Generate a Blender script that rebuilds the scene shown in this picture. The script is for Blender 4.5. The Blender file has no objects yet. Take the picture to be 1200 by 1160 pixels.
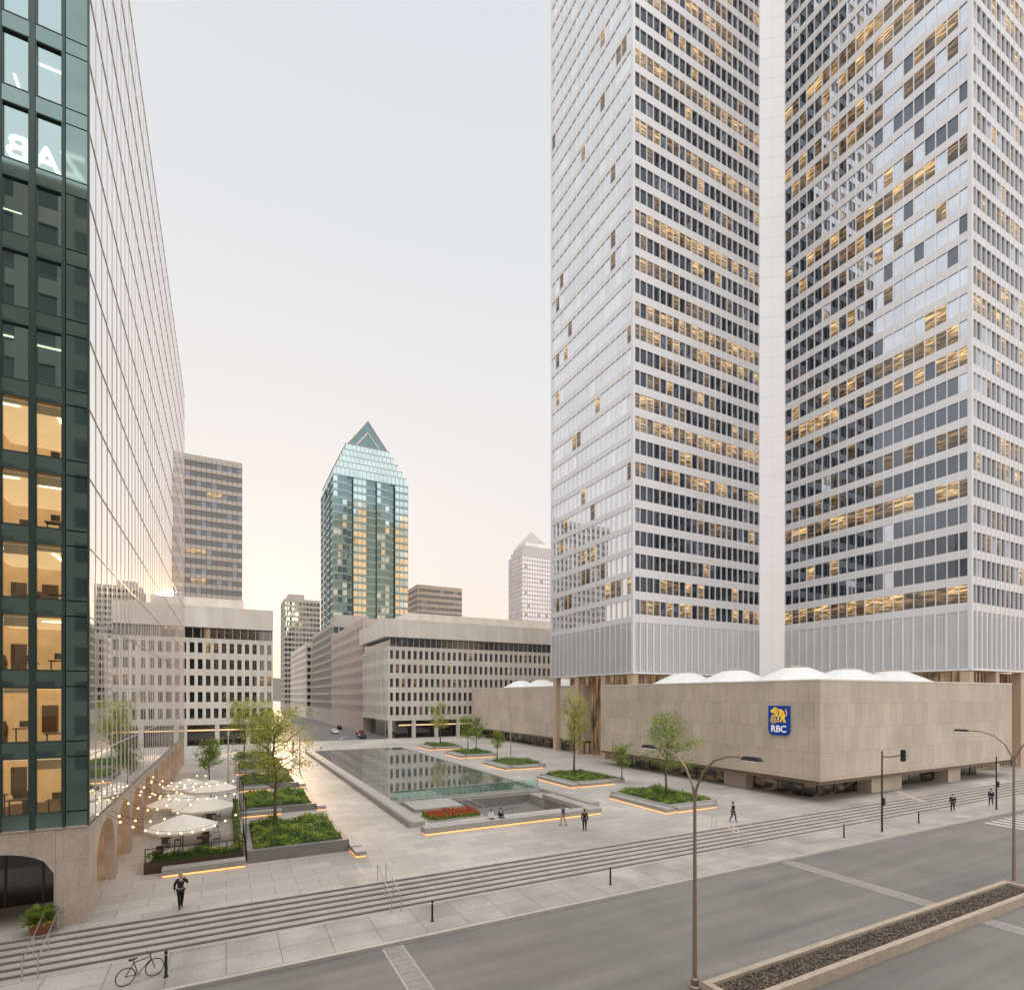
import bpy, math, random
from mathutils import Vector, noise
R=math.radians; PI=math.pi
S=bpy.context.scene; C=S.collection
CAMP=Vector((0,0,10.8)); YAW=27.63
ORG={}
# ---------------------------------------------------------------- helpers
def tag(o,label=None,cat=None,group=None,kind=None):
    if label:o['label']=label
    if cat:o['category']=cat
    if group:o['group']=group
    if kind:o['kind']=kind
    return o
def thing(name,label,cat,loc=(0,0,0),rz=0,group=None,world=True):
    o=bpy.data.objects.new(name,None); o.empty_display_size=.3; C.objects.link(o)
    o.location=loc; o.rotation_euler=(0,0,rz)
    ORG[o.name]=Vector(loc) if world else Vector((0,0,0))
    return tag(o,label,cat,group)
def dup(o,loc,rz=None,label=None,parent=None,scale=None):
    c=o.copy(); C.objects.link(c)
    if parent is None:
        c.location=loc
        if rz is not None:c.rotation_euler=(0,0,rz)
        if scale:c.scale=(scale,)*3
        if label:c['label']=label
    else: c.parent=parent
    for ch in list(o.children): dup(ch,None,parent=c)
    return c
class MB:
    def __init__(s): s.v=[];s.f=[];s.m=[];s.uv=False
    def quad(s,a,b,c,d,mi=0):
        n=len(s.v); s.v+=[tuple(a),tuple(b),tuple(c),tuple(d)]; s.f.append((n,n+1,n+2,n+3)); s.m.append(mi)
    def tri(s,a,b,c,mi=0):
        n=len(s.v); s.v+=[tuple(a),tuple(b),tuple(c)]; s.f.append((n,n+1,n+2)); s.m.append(mi)
    def hexa(s,p,mi=0):
        n=len(s.v); s.v+=[tuple(q) for q in p]
        for f in ((3,2,1,0),(4,5,6,7),(0,1,5,4),(1,2,6,5),(2,3,7,6),(3,0,4,7)):
            s.f.append(tuple(n+i for i in f)); s.m.append(mi)
    def box(s,x0,y0,z0,x1,y1,z1,mi=0):
        s.hexa([(x0,y0,z0),(x1,y0,z0),(x1,y1,z0),(x0,y1,z0),(x0,y0,z1),(x1,y0,z1),(x1,y1,z1),(x0,y1,z1)],mi)
    def tube(s,pts,rad,seg=8,mi=0,cap=True):
        pts=[Vector(p) for p in pts]
        if not hasattr(rad,'__len__'): rad=[rad]*len(pts)
        n0=len(s.v); up=Vector((0,0,1)); prev=None
        for i,p in enumerate(pts):
            t=(pts[min(i+1,len(pts)-1)]-pts[max(i-1,0)])
            if t.length<1e-9:t=Vector((0,0,1))
            t.normalize()
            if prev is None:
                a=t.cross(up if abs(t.z)<.9 else Vector((1,0,0))).normalized()
            else:
                a=(prev-t*prev.dot(t)).normalized()
            b=t.cross(a); prev=a
            for k in range(seg):
                an=2*PI*k/seg; s.v.append(tuple(p+(a*math.cos(an)+b*math.sin(an))*rad[i]))
        for i in range(len(pts)-1):
            for k in range(seg):
                k2=(k+1)%seg
                s.f.append((n0+i*seg+k,n0+i*seg+k2,n0+(i+1)*seg+k2,n0+(i+1)*seg+k)); s.m.append(mi)
        if cap:
            s.f.append(tuple(n0+k for k in range(seg))[::-1]); s.m.append(mi)
            s.f.append(tuple(n0+(len(pts)-1)*seg+k for k in range(seg))); s.m.append(mi)
    def lathe(s,prof,c=(0,0,0),seg=16,mi=0,rot=0):
        n0=len(s.v)
        for r,z in prof:
            for k in range(seg):
                a=2*PI*k/seg+rot; s.v.append((c[0]+r*math.cos(a),c[1]+r*math.sin(a),c[2]+z))
        for i in range(len(prof)-1):
            for k in range(seg):
                k2=(k+1)%seg
                s.f.append((n0+i*seg+k,n0+i*seg+k2,n0+(i+1)*seg+k2,n0+(i+1)*seg+k)); s.m.append(mi)
    def ball(s,c,r,seg=8,mi=0,sz=1):
        s.lathe([(max(.0005,r*math.sin(PI*i/6)),-r*sz*math.cos(PI*i/6)) for i in range(7)],c,seg,mi)
    def prism(s,poly,y0,y1,mi=0):   # poly in xz, extruded in y
        n=len(s.v); k=len(poly)
        s.v+=[(x,y0,z) for x,z in poly]+[(x,y1,z) for x,z in poly]
        s.f.append(tuple(range(n,n+k))); s.m.append(mi)
        s.f.append(tuple(range(n+2*k-1,n+k-1,-1))); s.m.append(mi)
        for i in range(k):
            j=(i+1)%k; s.f.append((n+j,n+i,n+k+i,n+k+j)); s.m.append(mi)
    def ob(s,p,d,n,a0,a1,b0,b1,z0,z1,mi=0):
        def q(a,b,z): w=p+d*a+n*b; return (w.x,w.y,z)
        s.hexa([q(a0,b1,z0),q(a1,b1,z0),q(a1,b0,z0),q(a0,b0,z0),q(a0,b1,z1),q(a1,b1,z1),q(a1,b0,z1),q(a0,b0,z1)],mi)
    def build(s,name,mats,parent=None,smooth=False,uv=False):
        if not isinstance(mats,(list,tuple)): mats=[mats]
        o0=ORG.get(parent.name,Vector((0,0,0))) if parent else Vector((0,0,0))
        me=bpy.data.meshes.new(name)
        me.from_pydata([(x-o0.x,y-o0.y,z-o0.z) for x,y,z in s.v],[],s.f)
        for m in mats: me.materials.append(m)
        if len(mats)>1: me.polygons.foreach_set('material_index',s.m)
        if smooth: me.polygons.foreach_set('use_smooth',[True]*len(s.f))
        if uv:
            u=me.uv_layers.new(name='UVMap'); T=((0,0),(1,0),(1,1),(0,1))
            for p in me.polygons:
                for k,li in enumerate(p.loop_indices): u.data[li].uv=T[k%4]
        me.update()
        o=bpy.data.objects.new(name,me); C.objects.link(o)
        if parent: o.parent=parent; ORG[o.name]=o0
        return o
# ---------------------------------------------------------------- materials
def newmat(name):
    m=bpy.data.materials.new(name); m.use_nodes=True
    return m,m.node_tree.nodes,m.node_tree.links,m.node_tree.nodes['Principled BSDF']
def pos(N): return N.new('ShaderNodeNewGeometry').outputs['Position']
def mixc(N,L,fac,a,b,mode='MIX'):
    x=N.new('ShaderNodeMix'); x.data_type='RGBA'; x.blend_type=mode
    for s,val in ((x.inputs[0],fac),(x.inputs[6],a),(x.inputs[7],b)):
        if hasattr(val,'is_linked'): L.new(val,s)
        elif hasattr(val,'__len__'): s.default_value=(*val[:3],1)
        else: s.default_value=val
    return x.outputs[2]
def mat(name,col,rough=.6,metal=0,var=.15,scale=.6,bump=0,ior=None,emit=None,es=0,fine=0,stretch=None):
    m,N,L,P=newmat(name)
    P.inputs['Roughness'].default_value=rough; P.inputs['Metallic'].default_value=metal
    if ior: P.inputs['IOR'].default_value=ior
    if var>0:
        n=N.new('ShaderNodeTexNoise'); n.inputs['Scale'].default_value=scale; n.inputs['Detail'].default_value=6
        L.new(pos(N),n.inputs['Vector'])
        c=mixc(N,L,n.outputs['Fac'],[x*(1-var) for x in col],[min(1,x*(1+var)) for x in col])
        if fine:
            n2=N.new('ShaderNodeTexNoise'); n2.inputs['Scale'].default_value=fine; L.new(pos(N),n2.inputs['Vector'])
            c=mixc(N,L,.35,c,n2.outputs['Fac'],'OVERLAY')
        if stretch:
            mp=N.new('ShaderNodeMapping'); mp.inputs['Scale'].default_value=stretch; L.new(pos(N),mp.inputs[0])
            n4=N.new('ShaderNodeTexNoise'); n4.inputs['Scale'].default_value=1; n4.inputs['Detail'].default_value=5; L.new(mp.outputs[0],n4.inputs['Vector'])
            c=mixc(N,L,.4,c,n4.outputs['Fac'],'OVERLAY')
        L.new(c,P.inputs['Base Color'])
        if bump:
            b=N.new('ShaderNodeBump'); b.inputs['Strength'].default_value=bump; b.inputs['Distance'].default_value=.02
            n3=N.new('ShaderNodeTexNoise'); n3.inputs['Scale'].default_value=30; L.new(pos(N),n3.inputs['Vector'])
            L.new(n3.outputs['Fac'],b.inputs['Height']); L.new(b.outputs[0],P.inputs['Normal'])
    else: P.inputs['Base Color'].default_value=(*col,1)
    if emit: P.inputs['Emission Color'].default_value=(*emit,1); P.inputs['Emission Strength'].default_value=es
    return m
def slabmat(name,c1,c2,mort,bw,rh,ms,vertical=False,rough=.6,stain=.25,offset=.5,sc=.15,fine=.3):
    m,N,L,P=newmat(name)
    p=pos(N); sep=N.new('ShaderNodeSeparateXYZ'); L.new(p,sep.inputs[0]); cb=N.new('ShaderNodeCombineXYZ')
    if vertical:
        a=N.new('ShaderNodeMath'); L.new(sep.outputs[0],a.inputs[0]); L.new(sep.outputs[1],a.inputs[1]); L.new(a.outputs[0],cb.inputs[0]); L.new(sep.outputs[2],cb.inputs[1])
    else: L.new(sep.outputs[0],cb.inputs[0]); L.new(sep.outputs[1],cb.inputs[1])
    b=N.new('ShaderNodeTexBrick'); L.new(cb.outputs[0],b.inputs['Vector'])
    b.inputs['Scale'].default_value=1; b.inputs['Brick Width'].default_value=bw; b.inputs['Row Height'].default_value=rh
    b.inputs['Mortar Size'].default_value=ms; b.inputs['Mortar Smooth'].default_value=.1; b.offset=offset
    b.inputs['Color1'].default_value=(*c1,1); b.inputs['Color2'].default_value=(*c2,1); b.inputs['Mortar'].default_value=(*mort,1)
    n=N.new('ShaderNodeTexNoise'); n.inputs['Scale'].default_value=sc; n.inputs['Detail'].default_value=8; L.new(p,n.inputs['Vector'])
    c=mixc(N,L,stain*2,b.outputs['Color'],n.outputs['Fac'],'OVERLAY')
    n2=N.new('ShaderNodeTexNoise'); n2.inputs['Scale'].default_value=9; n2.inputs['Detail'].default_value=6; L.new(p,n2.inputs['Vector'])
    c=mixc(N,L,fine,c,n2.outputs['Fac'],'OVERLAY')
    L.new(c,P.inputs['Base Color'])
    r=N.new('ShaderNodeMapRange'); r.inputs[3].default_value=rough-.15; r.inputs[4].default_value=rough+.15; L.new(n.outputs['Fac'],r.inputs[0]); L.new(r.outputs[0],P.inputs['Roughness'])
    return m
def litmat(name,base,col,strength,lo=.15,ior=1.9,metal=0,nscale=(.6,.6,1.6),thr=(.42,.62),grad=True):
    m,N,L,P=newmat(name); P.inputs['Base Color'].default_value=(*base,1); P.inputs['Roughness'].default_value=.04; P.inputs['IOR'].default_value=ior; P.inputs['Metallic'].default_value=metal
    mp=N.new('ShaderNodeMapping'); mp.inputs['Scale'].default_value=nscale; L.new(pos(N),mp.inputs[0])
    n=N.new('ShaderNodeTexNoise'); n.inputs['Scale'].default_value=1; n.inputs['Detail'].default_value=3; L.new(mp.outputs[0],n.inputs['Vector'])
    r=N.new('ShaderNodeMapRange'); r.inputs[1].default_value=thr[0]; r.inputs[2].default_value=thr[1]; r.inputs[3].default_value=lo; r.inputs[4].default_value=1; L.new(n.outputs['Fac'],r.inputs[0])
    last=r.outputs[0]
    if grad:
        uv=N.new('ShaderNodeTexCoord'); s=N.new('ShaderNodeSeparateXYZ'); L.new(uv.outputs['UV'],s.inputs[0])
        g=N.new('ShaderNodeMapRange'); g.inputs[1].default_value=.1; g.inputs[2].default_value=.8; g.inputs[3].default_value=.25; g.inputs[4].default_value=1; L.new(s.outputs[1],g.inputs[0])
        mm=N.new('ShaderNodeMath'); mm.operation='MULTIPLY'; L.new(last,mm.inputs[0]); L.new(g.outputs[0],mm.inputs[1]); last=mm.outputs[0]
    m2=N.new('ShaderNodeMath'); m2.operation='MULTIPLY'; L.new(last,m2.inputs[0]); m2.inputs[1].default_value=strength
    P.inputs['Emission Color'].default_value=(*col,1); L.new(m2.outputs[0],P.inputs['Emission Strength'])
    return m
def emis(name,col,s):
    m,N,L,P=newmat(name); P.inputs['Base Color'].default_value=(*[c*.6 for c in col],1)
    P.inputs['Emission Color'].default_value=(*col,1); P.inputs['Emission Strength'].default_value=s; return m
M={}
M['paving']=slabmat('granite_paving',(.415,.38,.34),(.335,.31,.28),(.19,.175,.16),2.4,1.2,.018,sc=.10,stain=.28,fine=.38)
M['sidewalk']=slabmat('sidewalk_concrete',(.36,.335,.305),(.32,.295,.27),(.15,.135,.12),2.2,1.6,.02,stain=.3,offset=0,sc=.4)
M['asphalt']=mat('asphalt',(.16,.15,.14),.72,var=.25,scale=.3,bump=.25,fine=25,stretch=(.06,1.1,1))
M['markline']=mat('worn_road_line',(.34,.32,.29),.7,var=.4,scale=4)
M['zebra']=mat('crosswalk_paint',(.50,.48,.44),.7,var=.35,scale=4)
M['kerb']=mat('kerb_granite',(.39,.37,.335),.6,var=.2,scale=1.2)
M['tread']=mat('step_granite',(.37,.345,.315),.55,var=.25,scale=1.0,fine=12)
M['riser']=mat('step_riser_granite_shaded',(.17,.16,.15),.7,var=.25,scale=1.0)  # riser shade put into a darker granite colour
M['stone']=slabmat('podium_limestone',(.53,.445,.36),(.465,.39,.315),(.29,.235,.185),1.3,2.5,.016,True,.75,.14,sc=.25,offset=.5,fine=.22)
M['stonebase']=slabmat('arcade_stone',(.52,.43,.36),(.47,.39,.325),(.36,.3,.255),1.2,1.5,.01,True,.75,.15,sc=.8)
M['granite']=mat('planter_granite',(.33,.31,.285),.55,var=.2,scale=1.5,fine=14)
M['granite_d']=mat('dark_granite',(.19,.18,.17),.5,var=.2,scale=1.5,fine=14)
M['brownconc']=mat('median_stone',(.38,.305,.235),.75,var=.25,scale=1.5,fine=12)
M['soil']=mat('soil',(.06,.045,.035),.95,var=.4,scale=6,bump=.6)
M['alu']=mat('tower_aluminium',(.66,.66,.675),.33,.25,var=.06,scale=.15)
M['alu2']=mat('tower_aluminium_fin',(.74,.74,.755),.28,.25,var=.05,scale=.15)
M['louver']=mat('tower_louvre',(.55,.55,.56),.45,.15,var=.08,scale=.3)
M['tg0']=mat('tower_glass_dark',(.065,.073,.088),.02,.85,var=.5,scale=.25)
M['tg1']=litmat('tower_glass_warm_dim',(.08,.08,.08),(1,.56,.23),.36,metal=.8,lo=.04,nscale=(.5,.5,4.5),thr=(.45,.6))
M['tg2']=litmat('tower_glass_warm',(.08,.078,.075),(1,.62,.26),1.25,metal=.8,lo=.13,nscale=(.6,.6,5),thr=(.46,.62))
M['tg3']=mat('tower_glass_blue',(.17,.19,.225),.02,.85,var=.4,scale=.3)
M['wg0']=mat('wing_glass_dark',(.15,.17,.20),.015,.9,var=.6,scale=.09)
M['wg3']=mat('wing_glass_pale',(.62,.66,.72),.015,.9,var=.25,scale=.3)  # pale tone also paints the sky reflection on the wing panes
M['ag0']=mat('tower_side_glass',(.78,.80,.83),.015,.95,var=.14,scale=.15)  # same tower glass, coloured lighter on this face for its bright sky reflection
M['ag3']=mat('tower_side_glass_pale',(.87,.88,.90),.015,.95,var=.08,scale=.3)  # paler copy, sky brightness likewise put into the colour
M['mirror']=mat('curtain_wall_glass',(.89,.895,.885),.012,.98,var=.03,scale=.2)
M['mirror2']=mat('curtain_wall_glass_darker',(.82,.835,.825),.016,.98,var=.04,scale=.2)
M['mull']=mat('pale_mullion',(.68,.62,.60),.35,.5,var=.05)
M['gframe']=mat('dark_green_frame',(.05,.078,.07),.35,.3,var=.15)
M['gpanel']=mat('green_glass_panel',(.17,.25,.235),.04,.7,var=.3,scale=.5,ior=2.0)
M['roof']=mat('roof_gravel',(.35,.34,.32),.9,var=.15)
M['white']=mat('white_dome',(.70,.70,.68),.45,var=.06,scale=.5)
M['tan']=mat('copper_tan_cap',(.50,.37,.27),.5,var=.12,scale=2)
M['bronze']=mat('bronze_cladding',(.16,.11,.075),.45,.4,var=.2,scale=1)
M['dglass']=mat('dark_lobby_glass',(.02,.02,.021),.04,0,var=.3,scale=.5,ior=2.0)
M['lobby']=litmat('lobby_glass_lit',(.02,.018,.015),(1,.60,.30),.32,lo=.1,nscale=(1.1,1.1,.25),thr=(.35,.75),grad=False)
M['podg']=litmat('podium_glass_lit',(.012,.012,.012),(1,.62,.32),.10,lo=.0,nscale=(.5,.5,1.5),thr=(.5,.7),grad=False,ior=1.6)
M['arcadeg']=litmat('arcade_shopfront_lit',(.03,.025,.02),(1,.53,.20),1.6,lo=.35,nscale=(.9,.9,.5),thr=(.35,.7),grad=False)
M['conc']=mat('pale_precast',(.64,.595,.535),.7,var=.08,scale=.3,stretch=(.5,.5,.08))
M['pink']=mat('pink_granite_wall',(.48,.40,.355),.7,var=.1,scale=.3)
M['tgrey']=mat('tower_warm_grey',(.42,.38,.34),.6,var=.08,scale=.3)
M['tgrey2']=mat('tower_mid_grey',(.41,.385,.355),.6,var=.1,scale=.3)
M['teal']=mat('teal_spandrel',(.23,.33,.335),.12,.6,var=.2,scale=.1)
M['tealg']=mat('teal_glass',(.15,.225,.24),.03,.8,var=.3,scale=.1)
M['tealg2']=mat('teal_glass_bright',(.46,.57,.58),.03,.9,var=.3,scale=.1)
M['goldrefl']=mat('glass_painted_gold_reflection',(.66,.58,.42),.08,.85,var=.3,scale=.2,emit=(1,.64,.3),es=.05)  # gold reflection painted into the glass colour, plus a faint glow
M['rose']=mat('silver_rose_spandrel',(.50,.465,.47),.35,.3,var=.08,scale=.2)
M['roseg']=mat('silver_rose_glass',(.68,.64,.66),.04,.9,var=.35,scale=.04)
M['black']=mat('black_metal',(.02,.02,.02),.45,.3,var=0)
M['steel']=mat('brushed_steel',(.55,.55,.55),.3,.9,var=.05)
M['lampbr']=mat('bronze_lamp_post',(.27,.205,.15),.45,.4,var=.1)
M['led']=emis('amber_led',(1,.40,.11),2.6)
M['raillight']=emis('rail_light_amber',(1,.55,.22),1.1)
M['bulb']=emis('warm_bulb',(1,.58,.24),4.5)
M['lampglow']=emis('lantern_glow',(1,.60,.28),9)
M['canvas']=mat('cream_canvas',(.70,.65,.575),.8,var=.05)
M['wood']=mat('dark_wood',(.07,.045,.03),.6,var=.3,scale=4)
M['bark']=mat('bark',(.12,.095,.075),.9,var=.3,scale=5)
M['skin']=mat('skin',(.45,.28,.20),.55,var=0)
M['skin2']=mat('skin_dark',(.2,.11,.075),.55,var=0)
M['navy']=mat('navy_cloth',(.012,.015,.025),.85,var=0)
M['blackc']=mat('black_cloth',(.01,.01,.011),.85,var=0)
M['jean']=mat('denim',(.04,.06,.10),.85,var=0)
M['beige']=mat('beige_cloth',(.4,.33,.25),.85,var=0)
M['whitec']=mat('white_cloth',(.65,.65,.65),.85,var=0)
M['hair']=mat('brown_hair',(.03,.018,.01),.7,var=0)
M['red']=mat('tulip_red',(.50,.03,.015),.6,var=.3,scale=8)
M['terra']=mat('rust_pot',(.22,.08,.045),.7,var=.3,scale=4)
M['blue']=mat('sign_blue',(.0,.035,.22),.35,var=0,emit=(0,.05,.35),es=.22)
M['gold']=mat('emblem_gold',(.85,.55,.02),.4,var=0,emit=(1,.65,.03),es=.25)
M['signwhite']=mat('sign_white',(.85,.85,.85),.4,var=0,emit=(1,1,1),es=.2)
M['tyre']=mat('rubber',(.012,.012,.012),.8,var=0)
def leaf(name,col,tr=.4):
    m,N,L,P=newmat(name); out=N['Material Output']
    P.inputs['Base Color'].default_value=(*col,1); P.inputs['Roughness'].default_value=.55
    t=N.new('ShaderNodeBsdfTranslucent'); t.inputs[0].default_value=(*[min(1,c*1.7) for c in col],1)
    x=N.new('ShaderNodeMixShader'); x.inputs[0].default_value=tr; L.new(P.outputs[0],x.inputs[1]); L.new(t.outputs[0],x.inputs[2]); L.new(x.outputs[0],out.inputs[0]); return m
LEAFY=[leaf('spring_leaf_light',(.42,.41,.07)),leaf('spring_leaf_mid',(.29,.32,.055)),leaf('spring_leaf_dark',(.15,.19,.035))]
LEAFG=[leaf('green_leaf_light',(.28,.34,.05)),leaf('green_leaf_mid',(.16,.23,.037)),leaf('green_leaf_dark',(.065,.12,.025))]
def glassmat(name,tint,fac,gc=(.9,1,.97)):
    m,N,L,P=newmat(name); out=N['Material Output']
    t=N.new('ShaderNodeBsdfTransparent'); t.inputs[0].default_value=(*tint,1)
    g=N.new('ShaderNodeBsdfGlossy'); g.inputs['Roughness'].default_value=.015; g.inputs[0].default_value=(*gc,1)
    f=N.new('ShaderNodeFresnel'); f.inputs[0].default_value=1.5
    a=N.new('ShaderNodeMath'); a.inputs[1].default_value=fac; L.new(f.outputs[0],a.inputs[0])
    x=N.new('ShaderNodeMixShader'); L.new(a.outputs[0],x.inputs[0]); L.new(t.outputs[0],x.inputs[1]); L.new(g.outputs[0],x.inputs[2]); L.new(x.outputs[0],out.inputs[0]); return m
M['clear']=glassmat('office_window_glass',(.82,.88,.80),.10)
M['clearup']=glassmat('office_window_glass_green',(.42,.58,.54),.45,(.66,.82,.82))
M['balglass']=glassmat('balustrade_glass',(.62,.82,.78),.25)
# ---------------------------------------------------------------- facade grid
def grid(wb,gl,p0,p1,z0,nf,fh,bay,pier,sill,dep,proud=.05,mi=0,pm=1,pick=None,tilt=.006,gof=.04):
    p0=Vector((p0[0],p0[1],0)); p1=Vector((p1[0],p1[1],0)); Ln=(p1-p0).length; d=(p1-p0)/Ln; n=Vector((d.y,-d.x,0))
    nb=max(1,round(Ln/bay)); bw=Ln/nb; rr=random.Random(int(Ln*97+z0*13+nf))
    for i in range(nf+1):
        zb=z0+i*fh; wb.ob(p0,d,n,.005,Ln-.005,-dep,0,zb,zb+(sill if i<nf else sill*.7),mi)
    top=z0+nf*fh+sill*.7
    for j in range(nb+1):
        a=j*bw; wb.ob(p0,d,n,max(.002,a-pier/2),min(Ln-.002,a+pier/2),-dep+.01,proud,z0-.004,top+.004,pm)
    for i in range(nf):
        for j in range(nb):
            za=z0+i*fh+sill-.02; zc=z0+(i+1)*fh+.02
            a0=j*bw+pier*.3; a1=(j+1)*bw-pier*.3
            t=[rr.uniform(-tilt,tilt) for _ in range(3)]; t.append(t[0]+t[2]-t[1])
            q=[]
            for (a,z,k) in ((a0,za,0),(a1,za,1),(a1,zc,2),(a0,zc,3)):
                w=p0+d*a+n*(-dep+gof+t[k]); q.append(Vector((w.x,w.y,z)))
            gl.append((q,pick(i,j,nf,nb) if pick else 0))
def windows(root,gl,mats,cap=100,name='window'):
    gl=sorted(gl,key=lambda g:(g[0][0]-CAMP).length)
    for q,mi in gl[:cap]:
        b=MB(); b.quad(*q); b.build(name,mats[mi],root,uv=True)
    if gl[cap:]:
        b=MB()
        for q,mi in gl[cap:]: b.quad(*q,mi)
        o=b.build('windows',mats,root,uv=True); o['kind']='stuff'
# ---------------------------------------------------------------- ground
def struct(name,b,m): o=b.build(name,m); o['kind']='structure'; return o
b=MB(); b.quad((-1500,-300,-.96),(2500,-300,-.96),(2500,4000,-.96),(-1500,4000,-.96)); struct('ground',b,M['asphalt'])
b=MB()
HX0,HX1,HY0,HY1=20.5,29.6,44.2,52.6
for (x0,y0,x1,y1) in ((-60,31.6,HX0,136),(HX0,31.6,HX1,HY0),(HX0,HY1,HX1,136),(HX1,31.6,160,136)):
    b.box(x0,y0,-.9,x1,y1,0)
struct('plaza_pavement',b,M['paving'])
b=MB(); b.box(-60,25.55,-.95,200,29.1,-.8); struct('sidewalk',b,M['sidewalk'])
b=MB(); b.box(-60,25.3,-.955,200,25.545,-.79); struct('kerb',b,M['kerb'])
b=MB(); b.box(-60,-6,-.95,200,5.2,-.8); struct('near_sidewalk',b,M['sidewalk'])
b=MB()
for k in range(6):
    z1=-.1333*k; y=31.6-.45*k
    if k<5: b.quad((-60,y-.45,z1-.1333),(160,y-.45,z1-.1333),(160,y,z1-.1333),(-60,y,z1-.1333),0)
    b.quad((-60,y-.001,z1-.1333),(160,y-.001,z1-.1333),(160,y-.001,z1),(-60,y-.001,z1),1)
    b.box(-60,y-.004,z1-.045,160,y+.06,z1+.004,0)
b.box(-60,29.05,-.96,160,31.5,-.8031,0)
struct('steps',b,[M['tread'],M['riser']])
b=MB()
for v in (6.9,35.2):
    b.box(v-.50,5.3,-.957,v-.40,25.25,-.952); b.box(v+.40,5.3,-.957,v+.50,25.25,-.952)
struct('road_markings',b,M['markline'])
b=MB()
for k in range(9): b.box(62+k*1.3,8,-.957,62.6+k*1.3,24.5,-.952)
struct('crosswalk_bars',b,M['zebra'])
b=MB()
for v in (6.9,35.2):
    for k in range(50): b.box(v-.39,5.4+k*.4,-.957,v+.39,5.78+k*.4,-.953)
struct('crossing_strip',b,mat('crossing_paver',(.25,.235,.215),.8,var=.35,scale=3))
b=MB()
for (x0,x1) in ((-60,9.2),(38.5,200)): b.box(x0,139,-.95,x1,400,-.8)
struct('far_sidewalk',b,M['sidewalk'])
b=MB(); rr=random.Random(3)
px=None
for k in range(60):
    x=-500+k*22; z=60*math.exp(-((x-60)/260)**2)+rr.uniform(-3,3)
    if px: b.quad((px[0],1500,-1),(x,1500,-1),(x,1600,z),(px[0],1600,px[1]))
    px=(x,z)
struct('hill',b,mat('hill_trees',(.16,.14,.11),.9,var=.3,scale=.02))
# ---------------------------------------------------------------- left glass building
FV,FU,FE=-5.83,32.6,99.9
root=thing('glass_office_building','tall green glass office building with stone arcade at its foot, filling the left edge','building',(FV,FU,0))
wb=MB(); gs=[]
nF=16; fh=3.32; z0=4.6
grid(wb,gs,(FV,FE),(FV,FU+.02),z0,nF,fh,1.5,.032,.03,.045,proud=.003,mi=1,pm=0,tilt=.0009,gof=.038,pick=lambda i,j,nf,nb:(1 if (j*7+i*3)%11==0 else 0))
pF=Vector((FV,FE,0)); dF=Vector((0,-1,0))
for i in range(nF): wb.ob(pF,dF,Vector((1,0,0)),.01,FE-FU-.05,-.03,.002,z0+i*fh+.82,z0+i*fh+.84,1)
wb.build('mullion_grid',[M['mull'],M['mull']],root)
windows(root,gs,[M['mirror'],M['mirror2']],100,'window_pane')
wf=MB(); gf=[]
grid(wf,gf,(-19.9,FU),(-6.72,FU),z0,nF,fh,1.2,.22,.72,.16,proud=.05,mi=1,pm=0,tilt=.0012,pick=lambda i,j,nf,nb:(0 if i<6 else 1))
for i in range(nF):
    for j in range(11):
        xa=-19.9+j*1.198+.11; xb=xa+.98; za=z0+i*fh+.72; zb_=z0+(i+1)*fh
        wf.box(xa,FU-.02,za+.002,xa+.04,FU+.1,zb_-.002,0); wf.box(xb-.04,FU-.02,za+.002,xb,FU+.1,zb_-.002,0); wf.box(xa+.042,FU-.02,zb_-.05,xb-.042,FU+.1,zb_-.003,0); wf.box(xa+.042,FU-.02,za+.003,xb-.042,FU+.1,za+.05,0)
wf.build('front_frame',[M['gframe'],M['gpanel']],root)
windows(root,gf,[M['clear'],M['clearup']],100,'window')
cs=MB()
for i in range(nF):
    cs.box(-6.70,FU-.0,z0+i*fh+.03,FV-.06,FU+.2,z0+i*fh+.70); cs.box(-6.70,FU-.0,z0+i*fh+.76,FV-.06,FU+.2,z0+(i+1)*fh-.03)
cs.build('corner_panel',M['gpanel'],root)
cp=MB(); cp.box(FV-.055,FU-.05,z0,FV+.03,FU+.015,z0+nF*fh+.3); cp.box(-6.73,FU+.21,z0,FV-.12,FU+.4,z0+nF*fh); cp.build('corner_post',M['gframe'],root)
iw=mat('office_wall_glow',(.55,.42,.30),.8,var=.45,scale=1.2,emit=(1,.60,.27),es=.34)  # wall emission stands in for lamp light in the rooms
iw3=mat('office_ceiling_glow',(.7,.6,.5),.8,var=.2,scale=2,emit=(1,.66,.34),es=.80)  # ceiling glows in place of light cast by the strips
iw2=mat('office_wall_faint_glow',(.30,.36,.33),.8,var=.3,scale=1.5,emit=(.6,.8,.7),es=.06)  # faint emission stands in for dim room light upstairs
ist=emis('ceiling_strip',(1,.85,.6),5); ifu=mat('office_furniture',(.13,.09,.065),.6)
iba=mat('window_blind_glow',(.55,.47,.38),.8,var=.1,emit=(1,.65,.38),es=.12); ibb=mat('window_blind_grey',(.45,.50,.47),.8,var=.1)  # warm blind has its own glow, as if backlit by the room
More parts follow.
